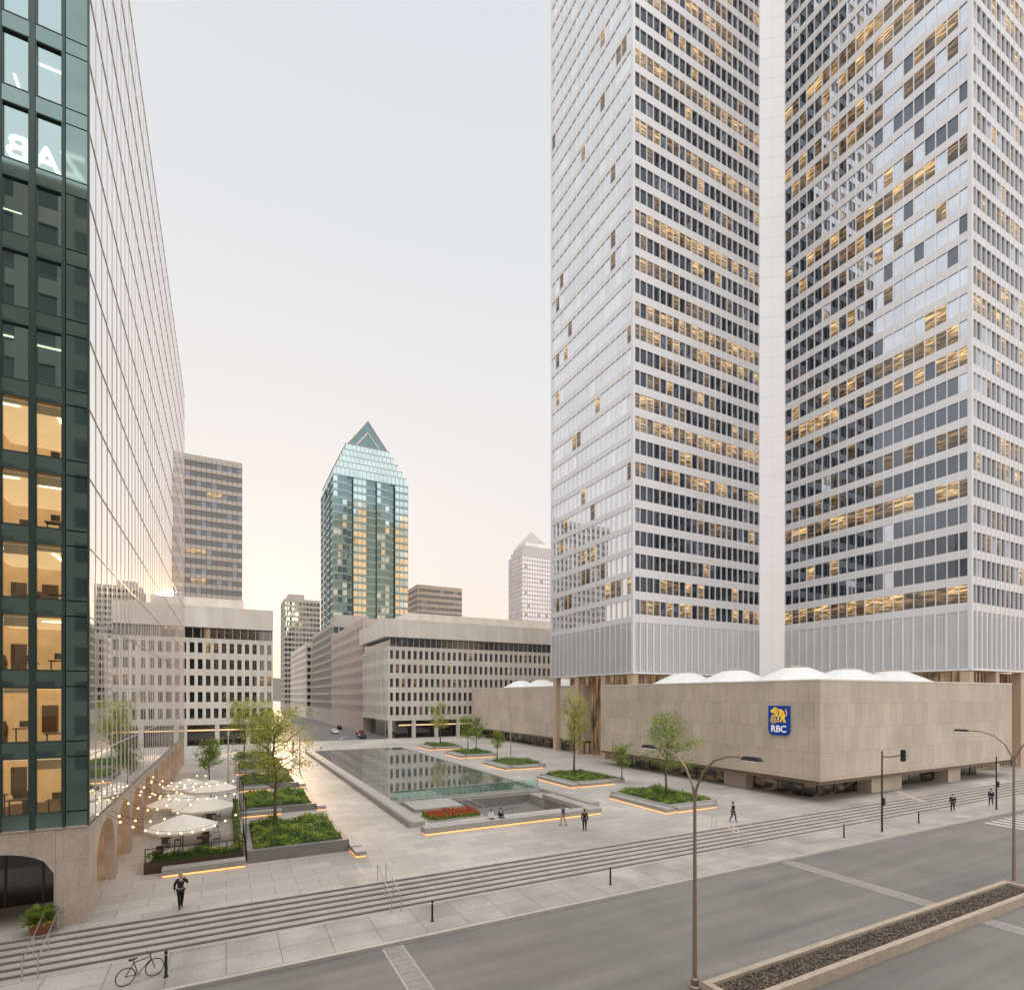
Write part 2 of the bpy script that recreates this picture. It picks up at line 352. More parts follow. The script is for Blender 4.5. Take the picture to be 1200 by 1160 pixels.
for i in range(nF):
    lit=i<6; ib=MB(); zb=z0+i*fh
    x0,x1,y0,y1=-19.8,-6.75,FU+.22,FU+6
    za,zc=zb+.35,zb+fh-.12
    ib.quad((x0,y1,za),(x1,y1,za),(x1,y1,zc),(x0,y1,zc)); ib.quad((x1,y0,za),(x1,y1,za),(x1,y1,zc),(x1,y0,zc))
    ib.quad((x0,y0,zc),(x1,y0,zc),(x1,y1,zc),(x0,y1,zc),3); ib.quad((x0,y0,za),(x1,y0,za),(x1,y1,za),(x0,y1,za),2)
    r2=random.Random(i*5+1)
    for x in (-10.3,-14): ib.box(x-.05,y0+.3,za,x+.05,y1,zc)
    for k in range(7):
        if lit or r2.random()<.25:
            xx=-7.4-k*1.75+r2.uniform(-.3,.3); yy=y0+r2.uniform(.5,2)
            if r2.random()<.5: ib.box(xx-.05,yy,zc-.05,xx+.05,yy+2.2,zc-.02,1)
            else: ib.box(xx-.5,yy,zc-.05,xx+.5,yy+.10,zc-.02,1)
    for k in range(11):
        hb_=r2.choice((0,0,.25,.5,.9,1.3) if not lit else (0,0,0,.2,.45)); xa=-6.72-(k+1)*1.198+.12
        if hb_: ib.box(xa,y0+.01,zc-hb_,xa+.95,y0+.03,zc-.01,4)
    for k in range(9):
        xx=-7.3-k*1.35; yy=y0+r2.uniform(.6,2.6); h=r2.uniform(.7,1.0)
        ib.box(xx-.45,yy,za+h-.05,xx+.35,yy+.5,za+h,2); ib.box(xx-.4,yy+.2,za+.01,xx-.35,yy+.25,za+h,2); ib.box(xx+.25,yy+.2,za+.01,xx+.3,yy+.25,za+h,2)
        if r2.random()<.7: ib.box(xx-.22,yy+.1,za+h+.05,xx+.14,yy+.13,za+h+.36,2)
        if r2.random()<.6: ib.box(xx-.3,y1-.12,za+.5,xx+.4,y1-.03,za+2.0,2)
        if r2.random()<.5: ib.tube([(xx+.1,yy+.9,za),(xx+.1,yy+.9,za+.9),(xx+.1,yy+.9,za+1.25)],[.16,.2,.1],6,2)
    ib.build('office_interior',[iw if lit else iw2,ist,ifu,iw3 if lit else iw2,iba if lit else ibb],root)
cr=MB(); cr.box(-20,FU+6.1,z0,-6.0,FE-.05,z0+nF*fh); cr.box(-20,FU+.2,z0+nF*fh+.1,FV-.1,FE,z0+nF*fh+.6); cr.build('core_and_roof',M['gframe'],root)
sb=MB()
def arch(mb,p,d,n,a0,a1,zs,rise,zt,th,mi=0):
    K=12
    for k in range(K):
        xa=a0+(a1-a0)*k/K; xb=a0+(a1-a0)*(k+1)/K
        f=lambda t:zs+rise*math.sqrt(max(0,1-(2*t-1)**2))
        z_a=f(k/K); z_b=f((k+1)/K)
        def q(a,bb,z): w=p+d*a+n*bb; return (w.x,w.y,z)
        mb.hexa([q(xa,0,z_a),q(xb,0,z_b),q(xb,-th,z_b),q(xa,-th,z_a),q(xa,0,zt),q(xb,0,zt),q(xb,-th,zt),q(xa,-th,zt)],mi)
p=Vector((FV,FE,0)); d=Vector((0,-1,0)); n=Vector((1,0,0))
L_=FE-FU; pitch=5.95
a=0
edges=[]
while a+pitch<L_-.8:
    sb.ob(p,d,n,a,a+.95,-.5,0,0,4.55); arch(sb,p,d,n,a+.95,a+pitch,2.3,1.75,4.55,.5); edges.append(a); a+=pitch
sb.ob(p,d,n,a,L_,-1.25,0,0,4.55)
sb.ob(p,d,n,-.02,L_+.03,-.95,.05,4.555,4.63)
p2=Vector((-19.9,FU,0)); d2=Vector((1,0,0)); n2=Vector((0,-1,0))
sb.ob(p2,d2,n2,0,8.3,-.9,0,0,4.55); arch(sb,p2,d2,n2,8.3,12.75,2.5,1.1,4.55,.9); sb.ob(p2,d2,n2,12.75,12.81,-.9,0,0,4.55)
sb.ob(p2,d2,n2,0,14.1,-.8,.04,4.556,4.62)
sb.build('stone_arcade',M['stonebase'],root)
ab=MB(); ab.box(-9.2,FU+4.3,0,-9.0,FE,4.4); ab.build('shopfront_glass',M['arcadeg'],root)
ab=MB()
for k in range(40): ab.box(-8.98,FU+4.5+k*1.6,0,-8.9,FU+4.62+k*1.6,4.4)
ab.box(-8.985,FU+4.3,2.6,-8.91,FE,2.72); ab.build('shopfront_frame',M['bronze'],root)
ab=MB(); ab.box(-19.5,FU+4,0,-6.8,FU+4.2,4.45); ab.build('entrance_glass',M['dglass'],root)
ab=MB()
for k in range(9): ab.box(-19+k*1.5,FU+3.93,0,-18.9+k*1.5,FU+3.99,4.4)
ab.build('entrance_frame',M['bronze'],root)
ab=MB(); ab.box(-20,FU+.92,4.46,FV-.52,FE,4.54); ab.build('arcade_ceiling',M['stonebase'],root)
for e in edges:
    y=FE-e-.6
    lb=MB(); lb.ball((FV-.6,y-2.8,3.2),.2); lb.tube([(FV-.6,y-2.8,3.3),(FV-.6,y-2.8,4.46)],.015,4); lb.build('arcade_lantern',M['lampglow'],root)
root=thing('hotel_building','pale hotel slab with rooftop letters, across the street behind the viewpoint, seen mirrored in glass','building',(-15,-20,-.95))
wb=MB(); gl=[]
grid(wb,gl,(14,-2.2),(-48,-2.2),2,17,3.4,3.1,1.4,1.5,.3,pick=lambda i,j,nf,nb:0)
wb.box(-47.5,-20,-.95,13.5,-2.6,60.2); wb.build('wall',[M['tgrey2'],M['tgrey2']],root)
windows(root,gl,[M['dglass']],0)
def lettering(body,size,mt,parent,loc,rot=(0,0,0),extr=.02,off=0,name='lettering',align='CENTER'):
    cu=bpy.data.curves.new('t','FONT'); cu.body=body; cu.size=size; cu.align_x=align; cu.extrude=extr; cu.offset=off
    to=bpy.data.objects.new('t',cu); C.objects.link(to); bpy.context.view_layer.update()
    me=bpy.data.meshes.new_from_object(to.evaluated_get(bpy.context.evaluated_depsgraph_get())); bpy.data.objects.remove(to)
    me.materials.clear(); me.materials.append(mt)
    o=bpy.data.objects.new(name,me); C.objects.link(o); o.parent=parent; o.location=loc; o.rotation_euler=rot; return o
lettering('LE REINE ELIZABETH',3.2,emis('hotel_letters',(1,1,.97),2.6),root,(5.5,18.1,62.3),(PI/2,0,PI),.1,.03)
# ---------------------------------------------------------------- cruciform tower
TA=(57.3,68.0); TB=(57.3,92.4); I1=(87.0,68.0); I2=(90.6,65.4); TC=(90.6,37.2); TD=(115.,37.2)
Z0,ZM=14.6,22.5; FH=3.66; NF=40; ZT=ZM+NF*FH
root=thing('cruciform_tower','towering white aluminium office tower of crossed wings, rows of warm lit windows, right of plaza','building',(57.3,37.2,0))
wb=MB(); gl=[]; gside=[]; gwing=[]
rf=random.Random(11); fl={}
def pickA(seed,base):
    def f(i,j,nf,nb):
        k=(seed,i)
        if k not in fl: fl[k]=rf.choice([-.1,-.05,.0,.1,.3,.55,.75])*base
        nz=noise.noise(Vector((i*.8+seed*9,j*.16,seed*3.3)))
        pr=fl[k]+nz*.75*min(1,base*1.5)
        if i>nf*.72: pr-=.15
        x=random.Random(i*131+j*17+seed).random()
        if x<pr*.7: return 2
        if x<pr*1.3+.03: return 1
        return 3 if x>.88 else 0
    return f
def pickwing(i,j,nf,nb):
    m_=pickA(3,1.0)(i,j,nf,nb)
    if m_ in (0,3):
        # paler panes paint a sky reflection onto the outer half of the wing
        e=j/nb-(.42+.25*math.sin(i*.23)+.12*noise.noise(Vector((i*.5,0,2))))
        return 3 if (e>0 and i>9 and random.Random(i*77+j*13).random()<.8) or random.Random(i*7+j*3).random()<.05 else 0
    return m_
grid(wb,gside,TB,TA,ZM,NF,FH,1.44,.12,.98,.18,proud=.05,pick=pickA(1,.10),tilt=.003)
grid(wb,gl,TA,I1,ZM,NF,FH,1.44,.11,1.32,.22,proud=.07,pick=pickA(2,1.1),tilt=.004)
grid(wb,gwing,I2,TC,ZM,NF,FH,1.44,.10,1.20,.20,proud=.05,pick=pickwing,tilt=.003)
grid(wb,gwing,TC,TD,ZM,NF,FH,1.44,.14,1.15,.22,proud=.08,pick=pickA(4,.7),tilt=.004)
wb.build('facade_frame',[M['alu'],M['alu2']],root)
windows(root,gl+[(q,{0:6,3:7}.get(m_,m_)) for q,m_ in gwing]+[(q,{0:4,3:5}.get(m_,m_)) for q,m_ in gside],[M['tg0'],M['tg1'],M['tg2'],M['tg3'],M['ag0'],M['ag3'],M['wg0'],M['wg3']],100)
lv=MB()
for (a_,b_) in ((TB,TA),(TA,I1),(I2,TC),(TC,TD)):
    p=Vector((*a_,0)); q=Vector((*b_,0)); Ln=(q-p).length; d=(q-p)/Ln; n=Vector((d.y,-d.x,0))
    lv.ob(p,d,n,.01,Ln-.01,-.4,-.12,Z0,ZM-.01,0)
    nb=round(Ln/1.44)
    for j in range(nb+1): lv.ob(p,d,n,max(.004,j*Ln/nb-.10),min(Ln-.004,j*Ln/nb+.10),-.1,.12,Z0-.01,ZM-.02,1)
    for j in range(nb*4): lv.ob(p,d,n,(j+.5)*Ln/nb/4-.05,(j+.5)*Ln/nb/4+.05,-.115,-.02,Z0+.1,ZM-.5,0)
    lv.ob(p,d,n,.006,Ln-.006,-.3,.03,Z0-.3,Z0-.02,1)
lv.build('louvre_band',[M['louver'],M['alu2']],root)
cb=MB()
p=Vector((*I1,0)); q=Vector((*I2,0)); Ln=(q-p).length; d=(q-p)/Ln; n=Vector((d.y,-d.x,0))
for i in range(NF+3):
    for a0,a1 in ((.03,Ln/2-.008),(Ln/2+.008,Ln-.03)): cb.ob(p,d,n,a0,a1,-.2,.06,Z0-.3+i*FH+.012,Z0-.3+(i+1)*FH-.012)
cb.ob(p,d,n,.03,Ln-.03,-.25,.03,Z0-.29,Z0-.3+(NF+3)*FH)
for (x,y) in (TA,TC): cb.box(x-.14,y-.14,Z0-.3,x+.35,y+.35,ZT+1)
cb.box(57.16,92.2,Z0-.3,57.6,92.6,ZT+1)
cb.build('corner_cladding',M['alu'],root)
kb=MB()
kb.box(57.72,68.4,Z0,90.9,92.3,ZT); kb.box(91.02,37.6,Z0,115,68.5,ZT+.01); kb.box(91,68.6,Z0,115,92.3,ZT+.02); kb.box(90.8,92.4,Z0,114.9,123,ZT); kb.box(115.1,68,Z0,148,92.4,ZT)
kb.build('core_and_roof',M['louver'],root)
lb=MB(); lb.box(60,71,0,147,90,Z0-.31); lb.box(93,40,0,113,71,Z0-.32); lb.build('lobby_glass',M['lobby'],root,uv=True)
lb=MB()
for k in range(12): lb.box(59.9,71.5+k*1.5,0,59.99,71.6+k*1.5,Z0-.4)
for k in range(20): lb.box(60.5+k*1.5,70.9,0,60.6+k*1.5,70.99,Z0-.4)
for k in range(20): lb.box(92.9,40.5+k*1.5,0,92.99,40.6+k*1.5,Z0-.4); lb.box(93.5+k,39.9,0,93.6+k,39.99,Z0-.4)
lb.build('lobby_frame',M['bronze'],root)
for (x,y) in [(58,68.8),(58,76),(58,84),(58,91.6),(66,68.8),(74,68.8),(82,68.8),(91.4,62),(91.4,54),(91.4,46),(91.4,38),(99,38),(107,38),(114,38)]:
    c_=MB(); c_.box(x-.55,y-.55,0,x+.55,y+.55,Z0-.305); c_.build('column',M['tan'],root)
# ---------------------------------------------------------------- podiums
def podium(name,label,x0,y0,x1,y1,zb,zt,domes):
    r=thing(name,label,'building',(x0,y0,0))
    w=MB(); w.box(x0,y0,zb,x1,y0+.6,zt); w.box(x0,y0+.605,zb,x0+.6,y1-.605,zt); w.box(x0,y1-.6,zb,x1,y1,zt); w.box(x1-.6,y0+.605,zb,x1,y1-.605,zt)
    w.build('stone_wall',M['stone'],r)
    w=MB(); w.box(x0+.05,y0+.05,zb-.35,x1-.05,y1-.05,zb-.004); w.build('soffit',M['bronze'],r)
    w=MB(); w.box(x0-.04,y0-.04,zt+.004,x1+.04,y0+.7,zt+.16); w.box(x0-.04,y0+.704,zt+.004,x0+.7,y1,zt+.16); w.build('coping',M['conc'],r)
    w=MB(); w.box(x0+.61,y0+.61,zt-.6,x1-.61,y1-.61,zt-.3); w.build('roof',M['roof'],r)
    s=2.8
    w=MB(); w.box(x0+s,y0+s,0,x1-s,y1-s,zb-.35); w.build('ground_floor_glass',M['podg'],r)
    yy=y0+s+1
    while yy<y1-s:
        c_=MB(); c_.box(x0+s-.08,yy-.04,0,x0+s-.005,yy+.04,zb-.36); c_.build('glazing_bar',M['bronze'],r); yy+=3
    xx=x0+s+1
    while xx<x1-s and zb<3:
        c_=MB(); c_.box(xx-.04,y0+s-.08,0,xx+.04,y0+s-.005,zb-.36); c_.build('glazing_bar',M['bronze'],r); xx+=3
    for (x,y,rr_) in domes:
        c_=MB(); prof=[(1.0,.0),(.86,.13),(.69,.31),(.52,.52),(.36,.72),(.22,.86)]
        c_.lathe([(a*rr_,zt-.3+z*2.5) for a,z in prof],(x,y,0),12,rot=PI/12)
        do=c_.build('roof_dome',M['white'],r)
        c_=MB(); c_.lathe([(.21*rr_,zt-.3+2.14),(.215*rr_,zt+1.94),(.10*rr_,zt+2.08),(.01,zt+2.12)],(x,y,0),12,rot=PI/12); c_.build('dome_cap',M['tan'],do)
    return r
pd=podium('stone_podium','low windowless beige stone podium with white roof domes and blue sign, at foot of tower',52.5,34,93.9,70,2.2,12.3,[(x,y,6.4) for x in (61,71,81.5) for y in (42.5,51.5,60.5)])
for (x0,x1) in ((63.5,69.5),(80,83)):
    c_=MB(); c_.box(x0,35.2,0,x1,36.75,1.8); c_.build('entrance_pier',M['stone'],pd)
c_=MB(); c_.box(54.0,44,0,55.25,47.2,1.8); c_.build('entrance_pier',M['stone'],pd)
podium('stone_podium','smaller far beige stone podium left of the tower foot, behind thin trees',58.2,83,92,134,2.4,12.6,[(x,y,6) for x in (66,77) for y in (91,101,111,121)])
sg=bpy.data.objects.new('wall_sign',None); C.objects.link(sg); sg.location=(52.45,38.5,8.15); sg.rotation_euler=(PI/2,0,-PI/2); ORG[sg.name]=Vector((0,0,0))
tag(sg,'blue sign with gold lion emblem and white letters on beige stone podium wall','sign')
w2,h2=1.27,1.58
s_=MB(); s_.prism([(-w2,-h2+.45),(-w2+.18,-h2+.12),(-w2+.5,-h2),(w2-.5,-h2),(w2-.18,-h2+.12),(w2,-h2+.45),(w2,h2),(-w2,h2)],-.12,.03)
s_.v=[(x,z,-y) for x,y,z in s_.v]; s_.build('panel',M['blue'],sg)
def flat(mb,pts,z,off=(0,0),s=1):
    n=len(mb.v); mb.v+=[(x*s+off[0],y*s+off[1],z) for x,y in pts]; mb.f.append(tuple(range(n,n+len(pts)))); mb.m.append(0)
s_=MB(); Z=.165
flat(s_,[(-.88,.86),(-.97,1.0),(-.86,1.14),(-.70,1.20),(-.60,1.36),(-.36,1.42),(-.16,1.34),(-.06,1.14),(-.12,.92),(-.02,.70),(-.20,.58),(-.40,.66),(-.56,.70),(-.62,.80),(-.78,.80)],.155)
s_.build('lion_head_and_mane',M['gold'],sg)
s_=MB()
flat(s_,[(-.02,1.22),(.22,1.24),(.46,1.14),(.64,.94),(.74,.66),(.76,.40),(.70,.16),(.86,-.02),(.90,-.16),(.56,-.18),(.50,-.04),(.54,.14),(.40,.34),(.20,.42),(.04,.52),(.06,.80),(-.02,.98)],.156)
s_.build('lion_body',M['gold'],sg)
for pts,rd in (([(-.1,.62,Z),(-.36,.48,Z),(-.66,.50,Z),(-.86,.42,Z)],[.11,.09,.07,.06]),([(.0,.5,Z),(-.06,.22,Z),(-.02,-.05,Z),(-.24,-.16,Z)],[.12,.09,.07,.06]),([(.46,.3,Z),(.3,.12,Z),(.28,-.08,Z),(.12,-.16,Z)],[.12,.1,.07,.05]),([(.74,.5,Z),(.94,.62,Z),(.98,.86,Z),(.84,1.02,Z),(.90,1.2,Z)],[.05,.045,.04,.05,.07])):
    s_=MB(); s_.tube(pts,rd,6); s_.v=[(x,y,.155+(z-.165)*.12) for x,y,z in s_.v]; s_.build('lion_limb',M['gold'],sg)
s_=MB(); flat(s_,[(-.62+.36*math.cos(t*PI/10),.0+.36*math.sin(t*PI/10)) for t in range(20)],.158); s_.build('globe_emblem',M['gold'],sg)
for pts in ([(-.94,.1),(-.3,.1)],[(-.97,-.03),(-.27,-.03)],[(-.92,-.16),(-.32,-.16)],[(-.62,.34),(-.62,-.35)],[(-.66,.33),(-.82,0),(-.66,-.33)],[(-.58,.33),(-.42,0),(-.58,-.33)],
    [(-.5,1.3),(-.38,1.1),(-.46,.86)],[(-.28,1.28),(-.20,1.0),(-.28,.70)],[(.1,1.1),(.2,.86),(.14,.6)],[(.40,1.0),(.48,.70),(.34,.5)],[(-.78,1.02),(-.66,1.03)]):
    s_=MB(); s_.tube([(x,y,.172) for x,y in pts],.022,4); s_.build('emblem_line',M['blue'],sg)
lettering('RBC',1.0,M['signwhite'],sg,(0,-1.22,.15),(0,0,0),.02,.012)
# ---------------------------------------------------------------- paired precast buildings
def precast(label,x0,x1,y0,y1,loc,side):
    r=thing('precast_office_building',label,'building',loc)
    w=MB(); g=[]
    pk=lambda i,j,nf,nb:(1 if random.Random(i*31+j*7+int(x0)).random()<.08 else 0)
    grid(w,g,(x0,y0),(x1,y0),4.2,5,3.72,1.6,.66,1.45,.5,proud=.12,pick=pk)
    if side: grid(w,g,(x0,y1),(x0,y0),4.2,5,3.72,1.6,.66,1.45,.5,proud=.12,pick=pk)
    w.box(x0-1.2*side,y0-1.2,26.2,x1,y1,30.9,0)
    w.build('wall',[M['conc'],M['conc']],r)
    windows(r,g,[M['dglass'],M['tg1']],100)
    w=MB(); w.box(x0+.5,y0+.5,23.8,x1,y1,26.19); k=0
    while x0+.6+k*1.6<min(x1,x0+80): w.box(x0+.5+k*1.6,y0+.38,23.8,x0+.62+k*1.6,y0+.51,26.18,1); k+=1
    w.build('top_window_band',[M['dglass'],M['conc']],r)
    w=MB(); w.box(x0+8,y0+10,30.91,x1-6,y1-4,34.5); w.build('penthouse',M['conc'],r)
    w=MB(); w.box(x0+2.5,y0+2.5,-.95,x1,y1,4.19); w.build('ground_floor_glass',M['dglass'],r)
    w=MB(); w.box(x0+3.5,y0+2.3,2.7,x1,y0+2.45,3.0); w.build('shopfront_light',emis('shop_light',(1,.65,.35),1.1),r)
    x=x0+.6
    while x<min(x1,x0+75):
        c_=MB(); c_.box(x-.45,y0+.05,-.95,x+.45,y0+.95,4.19); c_.build('column',M['conc'],r); x+=6.4
precast('white precast office building with grid of square windows, left of the avenue',-60,9.9,142,185,(9.9,142,-.95),0)
precast('long white precast office building with overhanging roof slab, right of the avenue',37.7,120,142,172,(37.7,142,-.95),1)
# ---------------------------------------------------------------- other background buildings
def block(label,x0,x1,y0,y1,zt,fh,bay,pier,sill,wall,glass,left=True,front=True,z0=4,pick=None,cap=100,name='office_building',dep=.3,roofs=None,proud=.04,pm=None):
    r=thing(name,label,'building',(x0,y0,-.95))
    nf=int((zt-z0)/fh); w=MB(); g=[]
    if left: grid(w,g,(x0,y1),(x0,y0),z0,nf,fh,bay,pier,sill,dep,pick=pick,proud=proud)
    if front: grid(w,g,(x0,y0),(x1,y0),z0,nf,fh,bay,pier,sill,dep,pick=pick,proud=proud)
    top=z0+nf*fh+sill*.7
    w.box(x0+.02,y0+.02,top+.01,x1,y1,top+1.2,0); w.box(x0+.01,y0+.01,-.95,x1,y1,z0-.01,0)
    w.build('wall',[wall,pm or wall],r)
    w=MB(); w.box(x0+dep+.1,y0+dep+.1,z0,x1,y1,top-.01); w.build('core',wall,r)
    windows(r,g,glass,cap)
    if roofs:
        w=MB()
        for (a,b_,c_,d_,e,f) in roofs: w.box(x0+a,y0+b_,top+1.21+c_,x0+d_,y0+e,top+1.2+f)
        w.build('rooftop_plant',M['tgrey2'],r)
    return r,top
pk=lambda p1,p2:(lambda i,j,nf,nb:(2 if random.Random(i*53+j*19+nf).random()<p2 else (1 if random.Random(i*37+j*11+nf).random()<p1 else 0)))
GG=[M['dglass'],M['tg3'],M['tg1']]
block('pink granite office building with small square windows behind white precast building',38.2,75,174,232,33,3.6,2.6,1.2,1.7,M['pink'],GG,pick=pk(.3,.06))
block('dark glass mid rise building, middle of the avenue right side',40,70,240,300,43,3.6,2.4,.4,1.0,M['tgrey2'],GG,pick=pk(.4,.05),roofs=[(2,4,0,16,20,4)])
block('pale stone mid rise building, farthest along the avenue right side',37.5,62,306,385,37,3.6,2.6,.9,1.4,M['conc'],GG,pick=pk(.3,.08))
block('distant grey tower with flat roof left of the teal tower',36.7,61,420,450,80,3.7,2.4,.5,1.5,M['tgrey2'],GG,pick=pk(.4,.04),roofs=[(3,4,0,14,20,4)])
def pks(i,j,nf,nb):
    x=random.Random(i*53+(j//3)*19).random(); return 2 if (x<.12 and i%3==1) else (1 if random.Random(i*5+j).random()<.15 else 0)
block('tall brown grey slab tower behind the left white precast building',-62,5.4,230,262,97,3.55,1.7,.16,1.5,M['tgrey'],[M['dglass'],M['tg3'],M['tg2']],pick=pks,left=False,roofs=[(20,8,0,60,26,.6)],proud=.02,pm=M['bronze'])
block('brown office block with dark ribbon windows, right of the teal tower',106,136,330,352,80,3.7,3,.2,1.8,mat('tan_brick_wall',(.46,.375,.30),.7,var=.1),GG,pick=pk(.1,.04),proud=.01)
block('low grey rooftop building behind the long white precast building',92,175,200,230,37,4,4,.8,2,M['tgrey2'],GG,left=True)
block('glazed office building peeking above the white precast roof',60,90,215,240,38,4,3,.5,1.6,M['conc'],GG,left=True)
r,top=block('distant silver rose glass tower with faceted pointed crown, beside the white tower edge',230,285,420,446,136,3.8,2.6,.35,1.3,M['rose'],[M['roseg'],M['wg3'],M['tg2']],pick=pk(.3,.03))
w=MB(); zt=top+1.2
w.box(231.5,421.5,zt,272,444.5,zt+4.5); w.box(233.5,423,zt+4.51,264,443.5,zt+8.5); w.box(236,425,zt+8.51,258,443,zt+12,1); cx_,cy_=247,434
for (a,b_) in (((236,425),(258,425)),((258,425),(258,443)),((258,443),(236,443)),((236,443),(236,425))): w.tri((*a,zt+12.02),(*b_,zt+12.02),(cx_,cy_,zt+25),2)
w.build('crown',[M['rose'],M['roseg'],M['tgrey2']],r)
# teal tower
def pkt(lo,hi):
    def f(i,j,nf,nb):
        x=random.Random(i*7+j*3+nb).random()
        if lo: return 3 if (x<.8 and i<27) else 1
        return 1 if x<.35 else (3 if x>.96 else 0)
    return f
r=thing('teal_glass_tower','slender teal glass tower with stepped gabled pyramid top, centre of skyline','building',(48.4,290,-.95))
w=MB(); g=[]
tx0,tx1,ty0,ty1=48.4,87.9,290,330
segs=[(0,.18,0,0),(.18,.26,2.0,0),(.26,.43,0,1),(.43,.57,1.6,0),(.57,.74,0,0),(.74,.82,2.0,0),(.82,1,0,1)]
for (a,b_,ins,gd) in segs:
    xa=tx0+(tx1-tx0)*a; xb=tx0+(tx1-tx0)*b_
    grid(w,g,(xa,ty0+ins),(xb,ty0+ins),3,31,3.9,2.2,.25,1.2,.3,pick=(lambda i,j,nf,nb:0) if ins else pkt(gd,0),tilt=.02)
    ya=ty1-(ty1-ty0)*a; yb=ty1-(ty1-ty0)*b_
    grid(w,g,(tx0+ins,ya),(tx0+ins,yb),3,31,3.9,2.2,.25,1.2,.3,pick=(lambda i,j,nf,nb:0) if ins else pkt(0,0),tilt=.02)
w.build('wall',[M['teal'],M['teal']],r)
windows(r,g,[M['tealg'],M['tealg2'],M['tg2'],M['goldrefl']],100)
w=MB(); w.box(tx0+2.4,ty0+2.4,-.9,tx1,ty1,124.5)
for (ins,z_a,z_b) in ((.8,124.7,129),(2.6,129,133),(4.4,133,137),(6.2,137,141),(8,141,145)):
    w.box(tx0+ins,ty0+ins,z_a,tx1-ins,ty1-ins,z_b-.25,0); w.box(tx0+ins-.2,ty0+ins-.2,z_b-.25,tx1-ins+.2,ty1-ins+.2,z_b,1)
    k=tx0+ins+1
    while k<tx1-ins: w.box(k-.1,ty0+ins-.12,z_a,k+.1,ty0+ins-.01,z_b-.26,2); k+=2.2
w.build('stepped_crown',[M['tealg2'],M['tgrey2'],M['teal']],r)
w=MB(); mx,my=(tx0+tx1)/2,(ty0+ty1)/2; hb=11; zt=145.01; zp=159.8
for sx in (-1,1): 
    w.quad((mx-hb,my-hb,zt),(mx,my-hb,zp),(mx,my+hb,zp),(mx-hb,my+hb,zt)) if sx<0 else w.quad((mx+hb,my-hb,zt),(mx,my-hb,zp),(mx,my+hb,zp),(mx+hb,my+hb,zt))
w.tri((mx-hb+.3,my-hb,zt),(mx+hb-.3,my-hb,zt),(mx,my-hb,zp-.4),1); w.tri((mx-hb,my+hb,zt),(mx+hb,my+hb,zt),(mx,my+hb,zp),1)
w.build('gable_peak',[M['tealg2'],M['tealg']],r)
w=MB()
for (a,b_) in (((mx-hb,zt),(mx,zp)),((mx+hb,zt),(mx,zp)),((mx-hb*.55,zt+.4),(mx,zt+8)),((mx+hb*.55,zt+.4),(mx,zt+8))): w.tube([(a[0],my-hb-.3,a[1]),(b_[0],my-hb-.3,b_[1])],.4,4)
w.build('gable_frame',M['conc'],r)
# ---------------------------------------------------------------- vegetation
def make_tree(label,loc,h,cr,seed,mats,ncl=110,per=30,lsz=.11,sig=.3,cat='tree',group='young trees on the plaza',base=.35,name='plaza_tree'):
    rr=random.Random(seed); r=thing(name,label,cat,loc,rr.uniform(0,6),group,world=False)
    w=MB(); tr=.012*h+.02
    tp=[Vector((rr.uniform(-.02,.02)*h*k/6,rr.uniform(-.02,.02)*h*k/6,h*.88*k/6)) for k in range(7)]
    w.tube(tp,[tr*(1.25 if k==0 else 1)*(1-.82*k/6) for k in range(7)],7)
    tips=[]
    def on(t): t*=6; k=min(5,int(t)); return tp[k].lerp(tp[k+1],t-k)
    nl=16
    for k in range(nl):
        t=base+(.95-base)*k/nl; s=on(t); an=k*2.4+rr.uniform(-.4,.4)
        hh=(s.z/h-base)/(1-base); rad=cr*(1.05-.62*hh)*rr.uniform(.7,1.1)*(0.75 if k<2 else 1)
        e=s+Vector((math.cos(an)*rad,math.sin(an)*rad,h*(.10+.10*rr.random())))
        m=s.lerp(e,.5)+Vector((0,0,-.03*h*rr.random()))
        br=tr*(.42-.2*hh); w.tube([s,m,e],[br,br*.6,.008],5)
        for q in range(6):
            u=.3+.7*(q+rr.random())/6; sp=(s.lerp(m,u*2) if u<.5 else m.lerp(e,u*2-1))
            e2=sp+Vector((rr.gauss(0,.24)*cr,rr.gauss(0,.24)*cr,rr.uniform(.0,.09)*h)); w.tube([sp,e2],[.014+.001*h,.005],3,cap=False)
            tips+= [sp.lerp(e2,.6),e2]
    e=on(1)+Vector((0,0,h*.08)); w.tube([on(1),e],[tr*.18,.008],4); tips+=[e]*3
    w.build('trunk',M['bark'],r,smooth=True)
    c=MB()
    for k in range(ncl):
        tcn=tips[rr.randrange(len(tips))]+Vector((rr.gauss(0,.08)*cr,rr.gauss(0,.08)*cr,rr.gauss(0,.05)*cr)); 
        mi=rr.choice((0,0,1,1,2))
        for q in range(int(per*rr.uniform(.5,1.3))):
            o=tcn+Vector((rr.gauss(0,sig),rr.gauss(0,sig),rr.gauss(0,sig*.7))); s_=lsz*rr.uniform(.6,1.3)
            a=Vector((rr.gauss(0,1),rr.gauss(0,1),rr.gauss(0,.6))).normalized(); bb=a.cross(Vector((rr.gauss(0,1),rr.gauss(0,1),rr.gauss(0,1)))).normalized()
            c.quad(o-a*s_,o-bb*s_*.5,o+a*s_,o+bb*s_*.5,mi if rr.random()<.8 else rr.randrange(3))
    c.build('crown',mats,r)
    return r
make_tree('large sparse spring tree with yellow green leaves, in nearest left planter',(3.3,45,.5),9.8,3.0,1,LEAFY,250,26,.08,.36)
make_tree('airy spring tree in the second planter of the left row',(4.5,72,.5),9.2,2.4,2,LEAFY,130,24,.10,.35)
make_tree('airy spring tree farther back near the left precast building',(2.6,98,.5),10.2,3.0,3,LEAFY,130,24,.13,.4)
